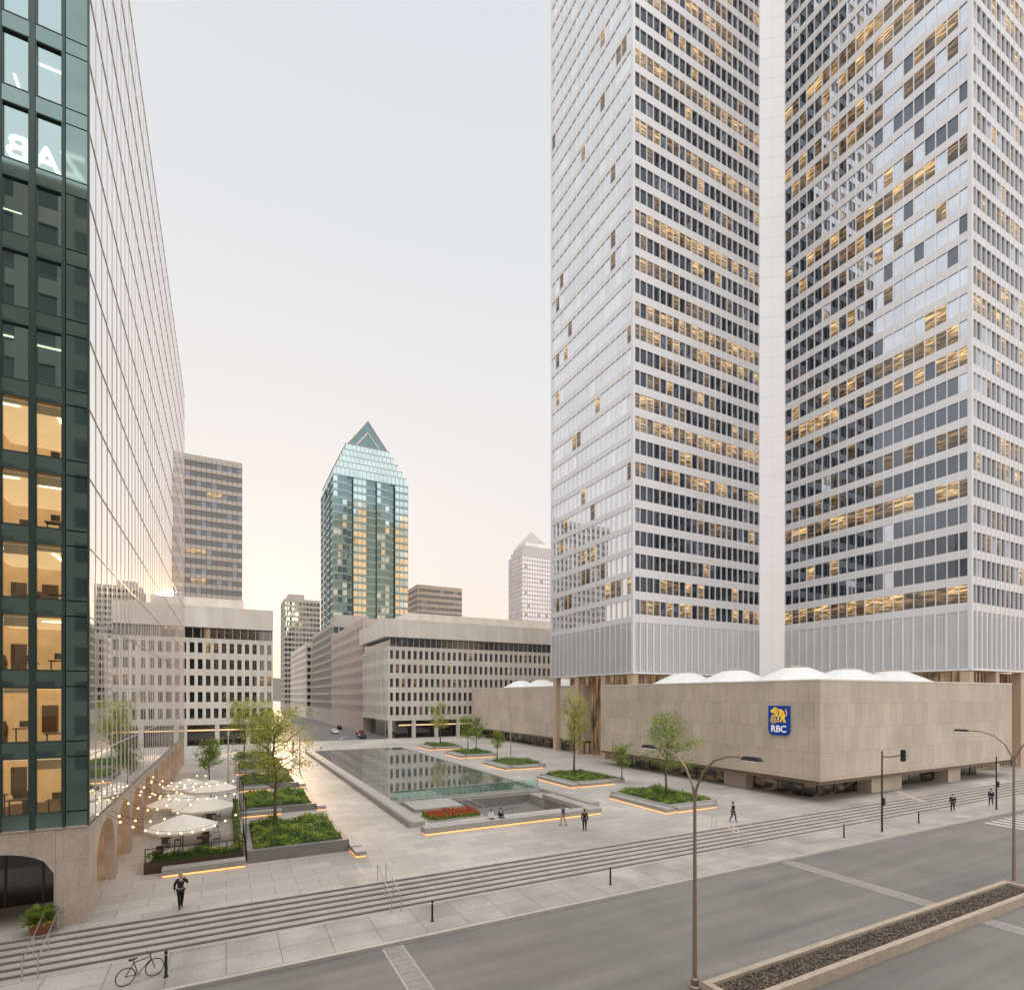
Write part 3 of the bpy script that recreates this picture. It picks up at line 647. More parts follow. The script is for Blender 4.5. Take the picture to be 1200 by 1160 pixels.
make_tree('small dense green tree close to the glass building arcade',(-1.8,75,.0),5.6,1.7,4,LEAFG,110,26,.11,.25)
make_tree('bright green tree in the right planter nearest the stone podium corner',(39.7,42,.5),8.8,2.9,5,LEAFG,230,28,.09,.38,base=.3)
make_tree('tall narrow sparse tree in front of the tower foot gap',(39.6,58.4,.5),10.4,1.9,6,LEAFY,170,26,.10,.30)
make_tree('short bushy tree against the podium wall, beside the tall narrow tree',(43.4,53.6,.4),4.4,1.2,7,LEAFG,90,24,.09,.2)
make_tree('short tree beside a plaza lamp post, in front of far stone podium',(40,81.7,.4),4.6,1.3,8,LEAFG,70,24,.10,.22)
make_tree('green tree second from the right in the far plaza group',(40.3,91,.4),6.8,1.9,9,LEAFG,90,24,.12,.3)
make_tree('green tree in the middle of the far plaza group',(41.2,97,.4),6.6,1.8,10,LEAFG,90,22,.12,.3)
make_tree('pale tree leftmost of the far plaza group',(40,109,.4),9.3,2.4,12,LEAFY,100,24,.13,.35)
make_tree('pale tree standing at the far left plaza edge',(5.5,112,.0),7.5,2.4,13,LEAFY,90,22,.13,.35)
def hedge(label,x0,y0,x1,y1,z,h,seed,dens=190,mats=LEAFG,group='clipped shrubs in the planters',name='shrub_bed'):
    rr=random.Random(seed); r=thing(name,label,'shrubs',((x0+x1)/2,(y0+y1)/2,z),0,group)
    hf=lambda x,y:h*(.55+.75*noise.noise(Vector((x*.8+seed,y*.8,0)))+.2*noise.noise(Vector((x*2.5,y*2.5,seed))))*(1-.35*max(abs(2*(x-x0)/(x1-x0)-1),abs(2*(y-y0)/(y1-y0)-1))**4)
    b=MB(); NX,NY=max(3,int((x1-x0)/.35)),max(3,int((y1-y0)/.35))
    P=lambda i,j:(x0+.12+(x1-x0-.24)*i/NX,y0+.12+(y1-y0-.24)*j/NY,z+(0 if i in(0,NX) or j in(0,NY) else .8*hf(x0+(x1-x0)*i/NX,y0+(y1-y0)*j/NY)))
    for i in range(NX):
        for j in range(NY): b.quad(P(i,j),P(i+1,j),P(i+1,j+1),P(i,j+1))
    b.build('inner_foliage',mats[2],r)
    b=MB()
    for k in range(int((x1-x0)*(y1-y0)*dens)):
        x=rr.uniform(x0+.03,x1-.03); y=rr.uniform(y0+.03,y1-.03); zz=z+hf(x,y)*rr.uniform(.55,1.12) ; s_=rr.uniform(.05,.10)
        a=Vector((rr.gauss(0,1),rr.gauss(0,1),rr.gauss(0,.6))).normalized(); bb=a.cross(Vector((rr.gauss(0,1),rr.gauss(0,1),1))).normalized(); o=Vector((x,y,zz))
        nz=noise.noise(Vector((x*1.3,y*1.3,seed))); mi=0 if nz>.08 else (2 if nz<-.25 else 1)
        b.quad(o-a*s_,o-bb*s_*.6,o+a*s_,o+bb*s_*.6,mi if rr.random()<.75 else rr.randrange(3))
    b.build('leaves',mats,r)
def planter(label,x0,y0,x1,y1,h=.55,bench=None,m='granite'):
    r=thing('granite_planter',label,'planter',((x0+x1)/2,(y0+y1)/2,0),0,'granite planters on the plaza')
    t=.35; b=MB()
    b.box(x0,y0,0,x1,y0+t,h); b.box(x0,y1-t,0,x1,y1,h); b.box(x0,y0+t+.002,0,x0+t,y1-t-.002,h); b.box(x1-t,y0+t+.002,0,x1,y1-t-.002,h)
    b.build('wall',M[m],r)
    b=MB(); b.box(x0+t+.003,y0+t+.003,0.01,x1-t-.003,y1-t-.003,h-.12); b.build('soil',M['soil'],r)
    for (a,b_,c_,d_) in (bench or []):
        q=MB(); q.box(a,b_,.09,c_,d_,.44); q.build('bench',M['granite'],r)
        q=MB(); q.box(a+.03,b_+.03,.03,c_-.03,d_-.03,.085); q.build('led_strip',M['led'],r)
words=['nearest','second','third','fourth','farthest']
LY=[(39,47.6),(54.5,63),(69,77),(84,92),(99,107)]
for k,(a,b_) in enumerate(LY):
    planter('granite planter in the row beside the glass building, %s to the street'%words[k],1.2,a,7.6,b_,.8 if k==0 else .6,[(7.61,a-.6,8.35,a+4.5)] + ([(1.2,a-.75,4.5,a-.01)] if k else []),'granite_d')
    hedge('green shrubs filling the left row planter %s to the street'%words[k],1.6,a+.4,7.2,b_-.4,.65 if k==0 else .48,1.0,20+k,230 if k<2 else 90)
RY=[(38.4,47),(54,62),(71,79),(88,96),(104,112)]
for k,(a,b_) in enumerate(RY):
    planter('granite planter in the row beside the stone podium, %s to the street'%words[k],36.6,a,44.2 if k==1 else 43,b_,.55,[(35.6,a-.8,36.59,b_-1),(37,a-.9,42,a-.01)])
    hedge('green shrubs filling the right row planter %s to the street'%words[k],37,a+.4,42.6,b_-.4,.43,.75,40+k,200 if k<2 else 80)
r=thing('tulip_bed','low bed of red tulips beside the pool stairs','flowers',(17.8,46.6,0))
b=MB(); b.box(15.4,44.4,.0,20.2,47.2,.10); b.build('kerb_wall',M['granite'],r)
rr=random.Random(5); b=MB(); c_=MB()
for k in range(1100):
    x=rr.uniform(15.5,20.1); y=rr.uniform(44.5,47.1); h=rr.uniform(.2,.42); b.quad((x-.07,y,.10),(x+.07,y+.02,.10),(x+.03,y,.12+h),(x-.03,y,.12+h))
    if rr.random()<.45: c_.lathe([(.005,0),(.05,.04),(.045,.1),(.01,.12)],(x,y,.12+h-.05),5)
o=b.build('stems',LEAFG[1],r); o['kind']='stuff'; o=c_.build('tulip_heads',M['red'],r); o['kind']='stuff'
# ---------------------------------------------------------------- pool
r=thing('pool_basin','long raised granite pool edge in the middle of the plaza','pool',(23,80,0))
X0,X1,Y0,Y1=14.6,31.2,53.4,108
b=MB(); b.box(X0-1.4,Y0-10,0,X0-.01,Y1+1.2,.42); b.box(X1+.01,Y0-10,0,X1+1.2,Y1+1.2,.42); b.box(X0,Y1,0,X1,Y1+1.2,.421); b.box(X0,Y0-.3,0,X1,Y0,.45); b.build('coping',M['granite'],r)
b=MB(); b.box(X0-1.36,Y0-9.9,.43,X0-1.1,Y1,.47); b.build('edge_trim',M['granite_d'],r)
b=MB(); b.box(X0,Y0-.1-.06,.451,X1,Y0-.1,1.35); b.build('glass_parapet',M['balglass'],r)
b=MB()
x=X0+.05
while x<X1: b.box(x-.02,Y0-.165,.452,x+.02,Y0-.09,1.38); x+=1.85
b.box(X0,Y0-.17,1.352,X1,Y0-.085,1.385) ; b.build('parapet_frame',M['steel'],r)
m,N,L,P=newmat('pool_water'); P.inputs['Base Color'].default_value=(.36,.41,.40,1); P.inputs['Metallic'].default_value=.8; P.inputs['Roughness'].default_value=.025
n_=N.new('ShaderNodeTexNoise'); n_.inputs['Scale'].default_value=1.2; L.new(pos(N),n_.inputs['Vector']); bp=N.new('ShaderNodeBump'); bp.inputs['Strength'].default_value=.05; bp.inputs['Distance'].default_value=.05; L.new(n_.outputs[0],bp.inputs['Height']); L.new(bp.outputs[0],P.inputs['Normal'])
b=MB(); b.quad((X0,Y0,.36),(X1,Y0,.36),(X1,Y1,.36),(X0,Y1,.36)); struct('water',b,m)
b=MB()
for k in range(1,12):
    y=Y0+k*4.6; b.box(X0,y-.04,.362,X1,y+.04,.375)
for k in range(1,6): b.box(X0+k*2.75-.03,Y0,.362,X0+k*2.75+.03,Y1,.372)
b.build('pool_grille',M['granite_d'],r)
b=MB(); b.box(X0,HY1+.02,.0,X1,Y0-.32,.3); b.box(15.4,48.6,0,20.2,52.55,.32); b.build('terrace_ledge',M['granite'],r)
b=MB()
for k in range(14): b.box(HX0+.0,HY0+.3+k*.42,-4.2,HX1,HY0+.3+(k+1)*.42,-.16*(k+1),0)
b.box(HX0,HY1-.3,-4.2,HX1,HY1,0.0-.01,1); b.box(HX0-.25,HY0,-4.2,HX0,HY1,-.905,1); b.box(HX1,HY0,-4.2,HX1+.25,HY1,-.905,1)
o=b.build('sunken_stairs',[M['tread'],M['granite_d']]); o['kind']='structure'
r=thing('bench_wall','long granite bench wall with amber under light across the front of the pool stairs','bench',(22,41,0))
b=MB(); b.box(13.6,40.4,.1,30.4,41.5,.55); b.box(29.2,41.51,.1,30.4,49,.55); b.build('seat',M['granite'],r)
b=MB(); b.box(13.66,40.46,.02,30.34,41.4,.095); b.build('led_strip',M['led'],r)
for (x,ya,yb,lb) in ((20.3,44.2,52.4,'steel handrail on the tulip side of the sunken stairs'),(29.85,44.2,52.4,'steel handrail on the podium side of the sunken stairs'),(25,44.2,50,'steel handrail down the middle of the sunken stairs')):
    r=thing('stair_handrail',lb,'handrail',(x,ya,0),0,'handrails of the sunken stairs')
    dz=-2.0 if x==25 else 0
    b=MB(); b.tube([(x,ya,1.0),(x,yb,1.0+dz)],.03,6); b.tube([(x,ya,.55),(x,yb,.55+dz)],.02,6); b.build('rail',M['steel'],r)
    for k in range(6):
        b=MB(); y=ya+(yb-ya)*k/5; b.tube([(x,y,dz*k/5),(x,y,1.0+dz*k/5)],.022,6); b.build('post',M['steel'],r)
# ---------------------------------------------------------------- terrace
r=thing('terrace_fence','black planter box fence with shrubs around the parasol terrace','fence',(-1.5,39.8,0))
b=MB(); b.box(-4.4,39.4,0,1.0,39.9,.65); b.box(.5,39.91,0,1.0,58,.65); b.build('planter_box',M['wood'],r)
b=MB(); 
for k in range(7): x=-4.35+k*.88; b.box(x-.025,39.62,.65,x+.025,39.67,1.45)
for k in range(19): y=40+k*1.0; b.box(.73,y-.025,.65,.78,y+.025,1.45)
b.box(-4.4,39.62,1.45,.78,39.67,1.5); b.box(.73,39.68,1.45,.78,58,1.5); b.build('frame',M['black'],r)
hedge('dark shrubs along the front of the parasol terrace',-4.3,39.42,.95,39.88,.62,.8,61,500,group='terrace shrubs')
hedge('dark shrubs along the plaza side of the parasol terrace',.52,40.2,.98,58,.62,.8,62,350,group='terrace shrubs')
r=thing('terrace_bench','low granite bench with amber light at the foot of the parasol terrace','bench',(-1,38.6,0))
b=MB(); b.box(-3.4,38.3,.1,1.1,39.2,.45); b.build('seat',M['granite'],r); b=MB(); b.box(-3.35,38.35,.02,1.05,39.1,.095); b.build('led_strip',M['led'],r)
r=thing('terrace_bench','narrow granite bench with amber light between terrace and first planter','bench',(8,37.6,0))
b=MB(); b.box(7.65,37.0,.1,8.35,38.35,.4); b.build('seat',M['granite'],r); b=MB(); b.box(7.68,37.05,.02,8.3,38.3,.095); b.build('led_strip',M['led'],r)
ub=thing('terrace_parasol','large cream parasol nearest the street on the terrace','parasol',(-2.5,41.5,0),.2,'cream parasols on the terrace',world=False)
b=MB(); b.tube([(0,0,.05),(0,0,3.05)],.035,8); b.build('pole',M['wood'],ub)
b=MB(); b.lathe([(.45,0),(.45,.08),(.06,.1),(.06,.3)],(0,0,0),12); b.build('base',M['black'],ub)
b=MB(); b.lathe([(2.1,2.12),(2.12,2.28),(1.9,2.36),(1.1,2.70),(.35,2.98),(.02,3.08)],(0,0,0),8); b.build('canopy',M['canvas'],ub)
b=MB()
for k in range(8): a=k*PI/4; b.tube([(2.0*math.cos(a),2.0*math.sin(a),2.3),(.05*math.cos(a),.05*math.sin(a),2.94)],.018,4)
b.build('ribs',M['wood'],ub)
for k,(x,y,z) in enumerate([(-1.5,46.4,.3),(-3.4,50.6,0),(-1.2,54.8,.35),(-3.2,59.5,0)]): dup(ub,(x,y,z),.4+k*.3,'large cream parasol on the terrace, %s from the street'%['second','third','fourth','fifth'][k])
tb=thing('cafe_table','small dark cafe table under the nearest parasol','table',(-1.5,41.2,0),0,'cafe tables on the terrace',world=False)
b=MB(); b.lathe([(.01,.72),(.38,.72),(.38,.75),(.01,.75)],(0,0,0),14); b.build('top',M['wood'],tb); b=MB(); b.tube([(0,0,.02),(0,0,.72)],.03,6); b.lathe([(.25,0),(.25,.03),(.03,.05)],(0,0,0),10); b.build('pedestal',M['black'],tb)
ch=thing('cafe_chair','dark cafe chair at the street side of the nearest table','chair',(-1.5,40.5,0),0,'cafe chairs on the terrace',world=False)
b=MB(); b.box(-.21,-.2,.43,.21,.2,.47); b.build('seat',M['wood'],ch); b=MB(); b.box(-.2,-.22,.5,.2,-.19,.85); b.build('backrest',M['wood'],ch)
for sx in (-1,1):
    for sy in (-1,1): b=MB(); b.tube([(sx*.18,sy*.18,0),(sx*.18,sy*.18,.43)],.014,4); b.build('leg',M['black'],ch)
TP=[(-1.5,41.2),(-3.9,42),(-1.3,45),(-3.8,46),(-1.4,49.2),(-3.9,50.2),(-1.3,53.5)]
od=['nearest','second','third','fourth','fifth','sixth','farthest']
for k,(x,y) in enumerate(TP):
    if k: dup(tb,(x,y,0),0,'small dark cafe table on the terrace, %s from the street'%od[k])
    for q,(dx,dy,rz) in enumerate(((0,-.7,0),(.7,0,PI/2),(0,.7,PI))):
        if k==0 and q==0: continue
        dup(ch,(x+dx,y+dy,0),rz,'dark cafe chair %s the terrace table %s from the street'%(['on the street side of','on the plaza side of','on the far side of'][q],od[k]))
rr=random.Random(9)
od9=['nearest','second','third','fourth','fifth','sixth','seventh','eighth','farthest']
for k in range(9):
    y=37.0+k*2.4
    r=thing('string_lights','string of warm bulbs over the terrace, %s from the street'%od9[k],'string lights',(-2.3,y,3.9),0,'string lights over the terrace')
    A=Vector((FV+.05,y+rr.uniform(-1.5,1.5),4.3)); B=Vector((-2.0+rr.uniform(-.8,1.2) if k%3 else 1.1,y+rr.uniform(-1,4),4.0+rr.uniform(-.2,.5))); pts=[]; sg_=rr.uniform(.4,1.4)
    for i in range(13):
        t=i/12; q=A.lerp(B,t); q.z-=4*t*(1-t)*sg_; pts.append(q)
    b=MB(); b.tube(pts,.012,4); b.build('cable',M['black'],r)
    for i in range(1,12,1 if k%3==0 else 2): b=MB(); b.ball((pts[i].x,pts[i].y,pts[i].z-.1),.06,6); b.build('bulb',M['bulb'],r)
for k,y in enumerate((39.7,46.5,53,59.6)):
    r=thing('light_pole','thin black pole holding string lights, %s from the street'%words[k],'pole',(1.15,y,0),0,'poles for the terrace lights')
    b=MB(); b.tube([(1.15,y,0),(1.15,y,4.1)],.035,6); b.build('shaft',M['black'],r); b=MB(); b.ball((1.15,y,4.12),.06,6); b.build('cap',M['black'],r)
r=thing('potted_plant','leafy green plant in a rust coloured pot beside the arcade arch','plant',(-7.5,32.05,0))
b=MB(); b.lathe([(.34,0),(.46,.5),(.48,.5),(.48,.56),(.42,.56),(.40,.45),(.01,.45)],(-7.5,32.05,0),16); b.build('pot',M['terra'],r)
rr=random.Random(4); b=MB()
for k in range(520):
    a=rr.uniform(0,2*PI); e=rr.uniform(.1,1.3); l=rr.uniform(.3,1.0); o=Vector((-7.5,32.05,.5)); dd=Vector((math.cos(a)*math.cos(e),math.sin(a)*math.cos(e),math.sin(e)))
    sd=dd.cross(Vector((0,0,1))).normalized()*rr.uniform(.03,.06); p1=o+dd*l*.55; p2_=o+dd*l-Vector((0,0,l*.12)); b.quad(p1,(p1+p2_)/2+sd,p2_,(p1+p2_)/2-sd,rr.randrange(3))
b.build('leaves',LEAFG,r)
# ---------------------------------------------------------------- street furniture
def post(label,x,y,z,h,group='black bollards along the sidewalk'):
    r=thing('bollard',label,'bollard',(x,y,z),0,group)
    b=MB(); b.lathe([(.09,0),(.09,.05),(.055,.07),(.055,h-.1),(.07,h-.09),(.07,h-.04),(.01,h)],(x,y,z),10); b.build('shaft',M['black'],r); b=MB(); b.lathe([(.058,h-.2),(.058,h-.15)],(x,y,z),10); b.build('band',M['steel'],r)
post('black bollard beside the parked bicycle',-2.2,26.6,-.8,1.1)
post('black bollard on the sidewalk just right of the centre handrail',9.4,26.8,-.8,1.1)
post('black bollard on the sidewalk left of the foreground street lamp',20.9,26.9,-.8,1.1)
post('black bollard on the sidewalk below the podium corner, left of traffic signal',44.8,27.0,-.8,1.1)
post('rightmost black bollard on the sidewalk',55.9,26.9,-.8,1.1)
def rail(label,x):
    r=thing('step_handrail',label,'handrail',(x,30.3,0),0,'handrails on the front steps')
    for dx in (-.25,.25):
        b=MB(); b.tube([(x+dx,31.95,0),(x+dx,31.95,.92),(x+dx,29.2,.92-.8),(x+dx,28.9,.1),(x+dx,28.9,-.8)],.028,8); b.build('rail',M['steel'],r)
        b=MB(); b.tube([(x+dx,30.4,-.4),(x+dx,30.4,.48)],.022,6); b.build('post',M['steel'],r)
        b=MB(); b.tube([(x+dx,31.8,.84),(x+dx,29.4,.14)],.012,4); b.build('rail_light',M['raillight'],r)
rail('steel handrail on the steps near the arcade pillar',-7.1); rail('steel handrail on the steps in the middle of the foreground',8.1); rail('steel handrail on the steps below the standing person',35.4); rail('steel handrail on the steps before the stone podium',62)
def streetlamp(label,x,y,z):
    r=thing('street_lamp',label,'street lamp',(x,y,z),0,'double arm street lamps on the median')
    b=MB(); b.tube([(x,y,z),(x,y,z+.35),(x,y,z+.4),(x,y,z+8.0)],[.16,.16,.095,.06],10); b.build('pole',M['lampbr'],r)
    b=MB(); b.lathe([(.24,0),(.24,.06),(.17,.1)],(x,y,z),10); b.build('base',M['lampbr'],r)
    for s in (-1,1):
        b=MB(); b.tube([(x,y,6.4),(x,y+.1*s,7.1),(x,y+.45*s,7.8),(x,y+1.0*s,8.3),(x,y+1.7*s,8.52),(x,y+2.4*s,8.54)],[.055,.05,.045,.042,.038,.035],8); b.build('arm',M['lampbr'],r)
        b=MB(); q=y+2.7*s; b.hexa([(x-.13,q-.4,8.46),(x+.13,q-.4,8.46),(x+.13,q+.4,8.46),(x-.13,q+.4,8.46),(x-.07,q-.3,8.6),(x+.07,q-.3,8.6),(x+.07,q+.3,8.6),(x-.07,q+.3,8.6)]); h_=b.build('lamp_head',M['black'],r)
        b=MB(); b.box(x-.1,q-.3,8.43,x+.1,q+.3,8.456); b.build('lens',M['signwhite'],h_)
streetlamp('bronze double arm street lamp at the near end of the median planter',16.75,16.1,-.95)
streetlamp('bronze double arm street lamp at the right picture edge',42.8,15.4,-.95)
r=thing('median_planter','long low brown stone planter on the road median','planter',(29,14.7,-.95))
b=MB(); x0,x1,y0,y1,h=16.6,42,13.8,15.6,-.45
b.box(x0,y0,-.955,x1,y0+.28,h); b.box(x0,y1-.28,-.955,x1,y1,h); b.box(x0,y0+.282,-.955,x0+.28,y1-.282,h); b.box(x1-.28,y0+.282,-.955,x1,y1-.282,h); b.build('wall',M['brownconc'],r)
b=MB(); b.box(x0+.285,y0+.285,-.955,x1-.285,y1-.285,-.6); b.build('soil',M['soil'],r)
rr=random.Random(8); b=MB()
for k in range(2600):
    x=rr.uniform(x0+.4,x1-.4); y=rr.uniform(y0+.35,y1-.35); s_=rr.uniform(.02,.06); b.quad((x-s_,y-s_,-.6+s_),(x+s_,y-s_*.5,-.59),(x+s_,y+s_,-.6+s_*1.5),(x-s_,y+s_,-.57),rr.randrange(3))
b.build('dry_ground_cover',[M['soil'],mat('dry_stems',(.16,.12,.08),.9),M['bark']],r)
r=thing('median_kerb','low dark kerb nose of the median behind the foreground lamp','kerb',(15,14.7,-.95))
b=MB(); b.box(14.2,13.9,-.955,16.4,15.5,-.8); b.build('slab',M['kerb'],r)
def signal(label,x,y,z,h,s):
    r=thing('traffic_signal',label,'traffic light',(x,y,z),0,'traffic signals at the crossing')
    b=MB(); b.tube([(x,y,z),(x,y,z+h)],[.08,.055],8); b.build('pole',M['black'],r)
    b=MB(); b.tube([(x,y,z+h-.5),(x+1.0*s,y-.2,z+h-.55),(x+2.6*s,y-.5,z+h-.4)],.045,6); b.build('arm',M['black'],r)
    b=MB(); b.box(x+2.1*s-.17,y-.7,z+h-.95,x+2.1*s+.17,y-.45,z+h+.05); hd=b.build('signal_head',M['black'],r)
    for k in range(3): b=MB(); b.ball((x+2.1*s,y-.72,z+h-.15-.3*k),.1,8,sz=1); b.build('lens',M['blackc'],hd)
    b=MB(); b.box(x+2.45*s,y-.55,z+h-.75,x+2.45*s+.6,y-.52,z+h-.15); b.build('sign_plate',M['kerb'],r)
    b=MB(); b.box(x-.15,y-.2,z+2.3,x+.15,y-.1,z+2.9); b.build('pedestrian_signal',M['black'],r)
signal('black traffic signal pole with short arm on sidewalk before the stone podium',49.5,26.6,-.8,6.9,1)
signal('black traffic signal pole at the far right crossing',69.5,26.4,-.8,5.4,1)
def plazalamp(label,x,y,h):
    r=thing('plaza_lamp',label,'lamp post',(x,y,0),0,'slim lamp posts on the plaza')
    b=MB(); b.tube([(x,y,0),(x,y,h)],[.09,.06],8); b.build('pole',M['steel'],r); b=MB(); b.lathe([(.05,h),(.14,h+.05),(.14,h+.45),(.03,h+.5)],(x,y,0),8); b.build('lamp_head',M['steel'],r)
plazalamp('slim grey lamp post before the far stone podium',41.6,79.9,7.2); plazalamp('slim grey lamp post beside the left planter row',9.2,82,7.2); plazalamp('slim grey lamp post at the far end of the pool',33,127,7.2); plazalamp('slim grey lamp post near the arcade beyond the terrace',.2,66,6.5)
r=thing('bicycle','dark bicycle parked on the sidewalk next to a bollard','bicycle',(-3.1,26.75,-.8),.42,None,world=False)
for wx in (-.52,.52):
    b=MB(); pts=[(wx+.34*math.cos(t*PI/12),0,.35+.34*math.sin(t*PI/12)) for t in range(25)]; b.tube(pts,.02,6,cap=False); wo=b.build('wheel',M['tyre'],r)
    b=MB()
    for k in range(10): a=k*PI/5; b.tube([(wx,0,.35),(wx+.33*math.cos(a),0,.35+.33*math.sin(a))],.003,3)
    b.tube([(wx,-.05,.35),(wx,.05,.35)],.02,6); b.build('spokes',M['steel'],wo)
b=MB(); bb_=(-.08,0,.3); st=(-.22,0,.82); hd=(.36,0,.86); 
for a,c_ in ((bb_,st),(st,hd),(bb_,(.39,0,.74)),(bb_,(-.52,0,.35)),(st,(-.52,0,.35)),(hd,(.52,0,.35))): b.tube([a,c_],.018,6)
b.build('frame',M['black'],r)
b=MB(); b.tube([(.36,0,.86),(.34,0,1.0)],.014,6); b.tube([(.28,-.27,1.0),(.36,-.12,1.0),(.36,.12,1.0),(.28,.27,1.0)],.014,6); b.build('handlebar',M['black'],r)
b=MB(); b.tube([(-.22,0,.82),(-.25,0,.94)],.014,6); b.hexa([(-.4,-.08,.94),(-.1,-.03,.94),(-.1,.03,.94),(-.4,.08,.94),(-.4,-.07,.99),(-.1,-.02,.98),(-.1,.02,.98),(-.4,.07,.99)]); b.build('saddle',M['black'],r)
b=MB(); b.tube([(-.08,-.05,.3),(-.08,.05,.3)],.09,12); b.tube([(-.08,.06,.3),(.02,.06,.16)],.01,4); b.tube([(-.08,-.06,.3),(-.18,-.06,.44)],.01,4); b.build('crankset',M['steel'],r)
def car(label,x,y,rz,m):
    r=thing('parked_car',label,'car',(x,y,-.95),rz,'cars on the avenue',world=False)
    b=MB(); b.prism([(-2.2,.3),(2.2,.3),(2.25,.6),(2.1,.8),(1.1,.95),(-1.9,1.0),(-2.2,.85)],-.88,.88); b.prism([(-1.35,1.42),(.15,1.42),(.1,1.47),(-1.3,1.47)],-.68,.68); b.build('body',m,r)
    b=MB(); b.hexa([(-1.85,-.83,.99),(1.0,-.83,.95),(1.0,.83,.95),(-1.85,.83,.99),(-1.35,-.66,1.42),(.2,-.66,1.42),(.2,.66,1.42),(-1.35,.66,1.42)]); b.build('cabin_glass',M['dglass'],r)
    for sx in (-1.35,1.35):
        for sy in (-1,1):
            b=MB(); b.tube([(sx,sy*.68,.33),(sx,sy*.9,.33)],.33,14); w_=b.build('wheel',M['tyre'],r); b=MB(); b.tube([(sx,sy*.9,.33),(sx,sy*.91,.33)],.19,10); b.build('rim',M['steel'],w_)
    for sy in (-1,1):
        b=MB(); b.box(2.12,sy*.72-.15,.62,2.26,sy*.72+.15,.76); b.build('headlight',M['signwhite'],r); b=MB(); b.box(-2.24,sy*.74-.12,.7,-2.17,sy*.74+.12,.86); b.build('taillight',M['red'],r)
pc=lambda n,c: mat(n,c,.25,.2,var=0)
car('dark grey car on the avenue beyond the plaza, nearest',33,152,PI/2,pc('grey_paint',(.06,.06,.065)))
car('red car on the avenue right side beyond the plaza',35.5,166,PI/2,pc('red_paint',(.3,.03,.02)))
car('white car on the avenue beyond the plaza',30,176,-PI/2,pc('white_paint',(.7,.7,.7)))
car('black car on the avenue, farthest one',34.5,196,PI/2,pc('black_paint',(.02,.02,.02)))
car('silver car crossing the street at the end of the plaza',27,139.5,0,pc('silver_paint',(.4,.4,.42)))
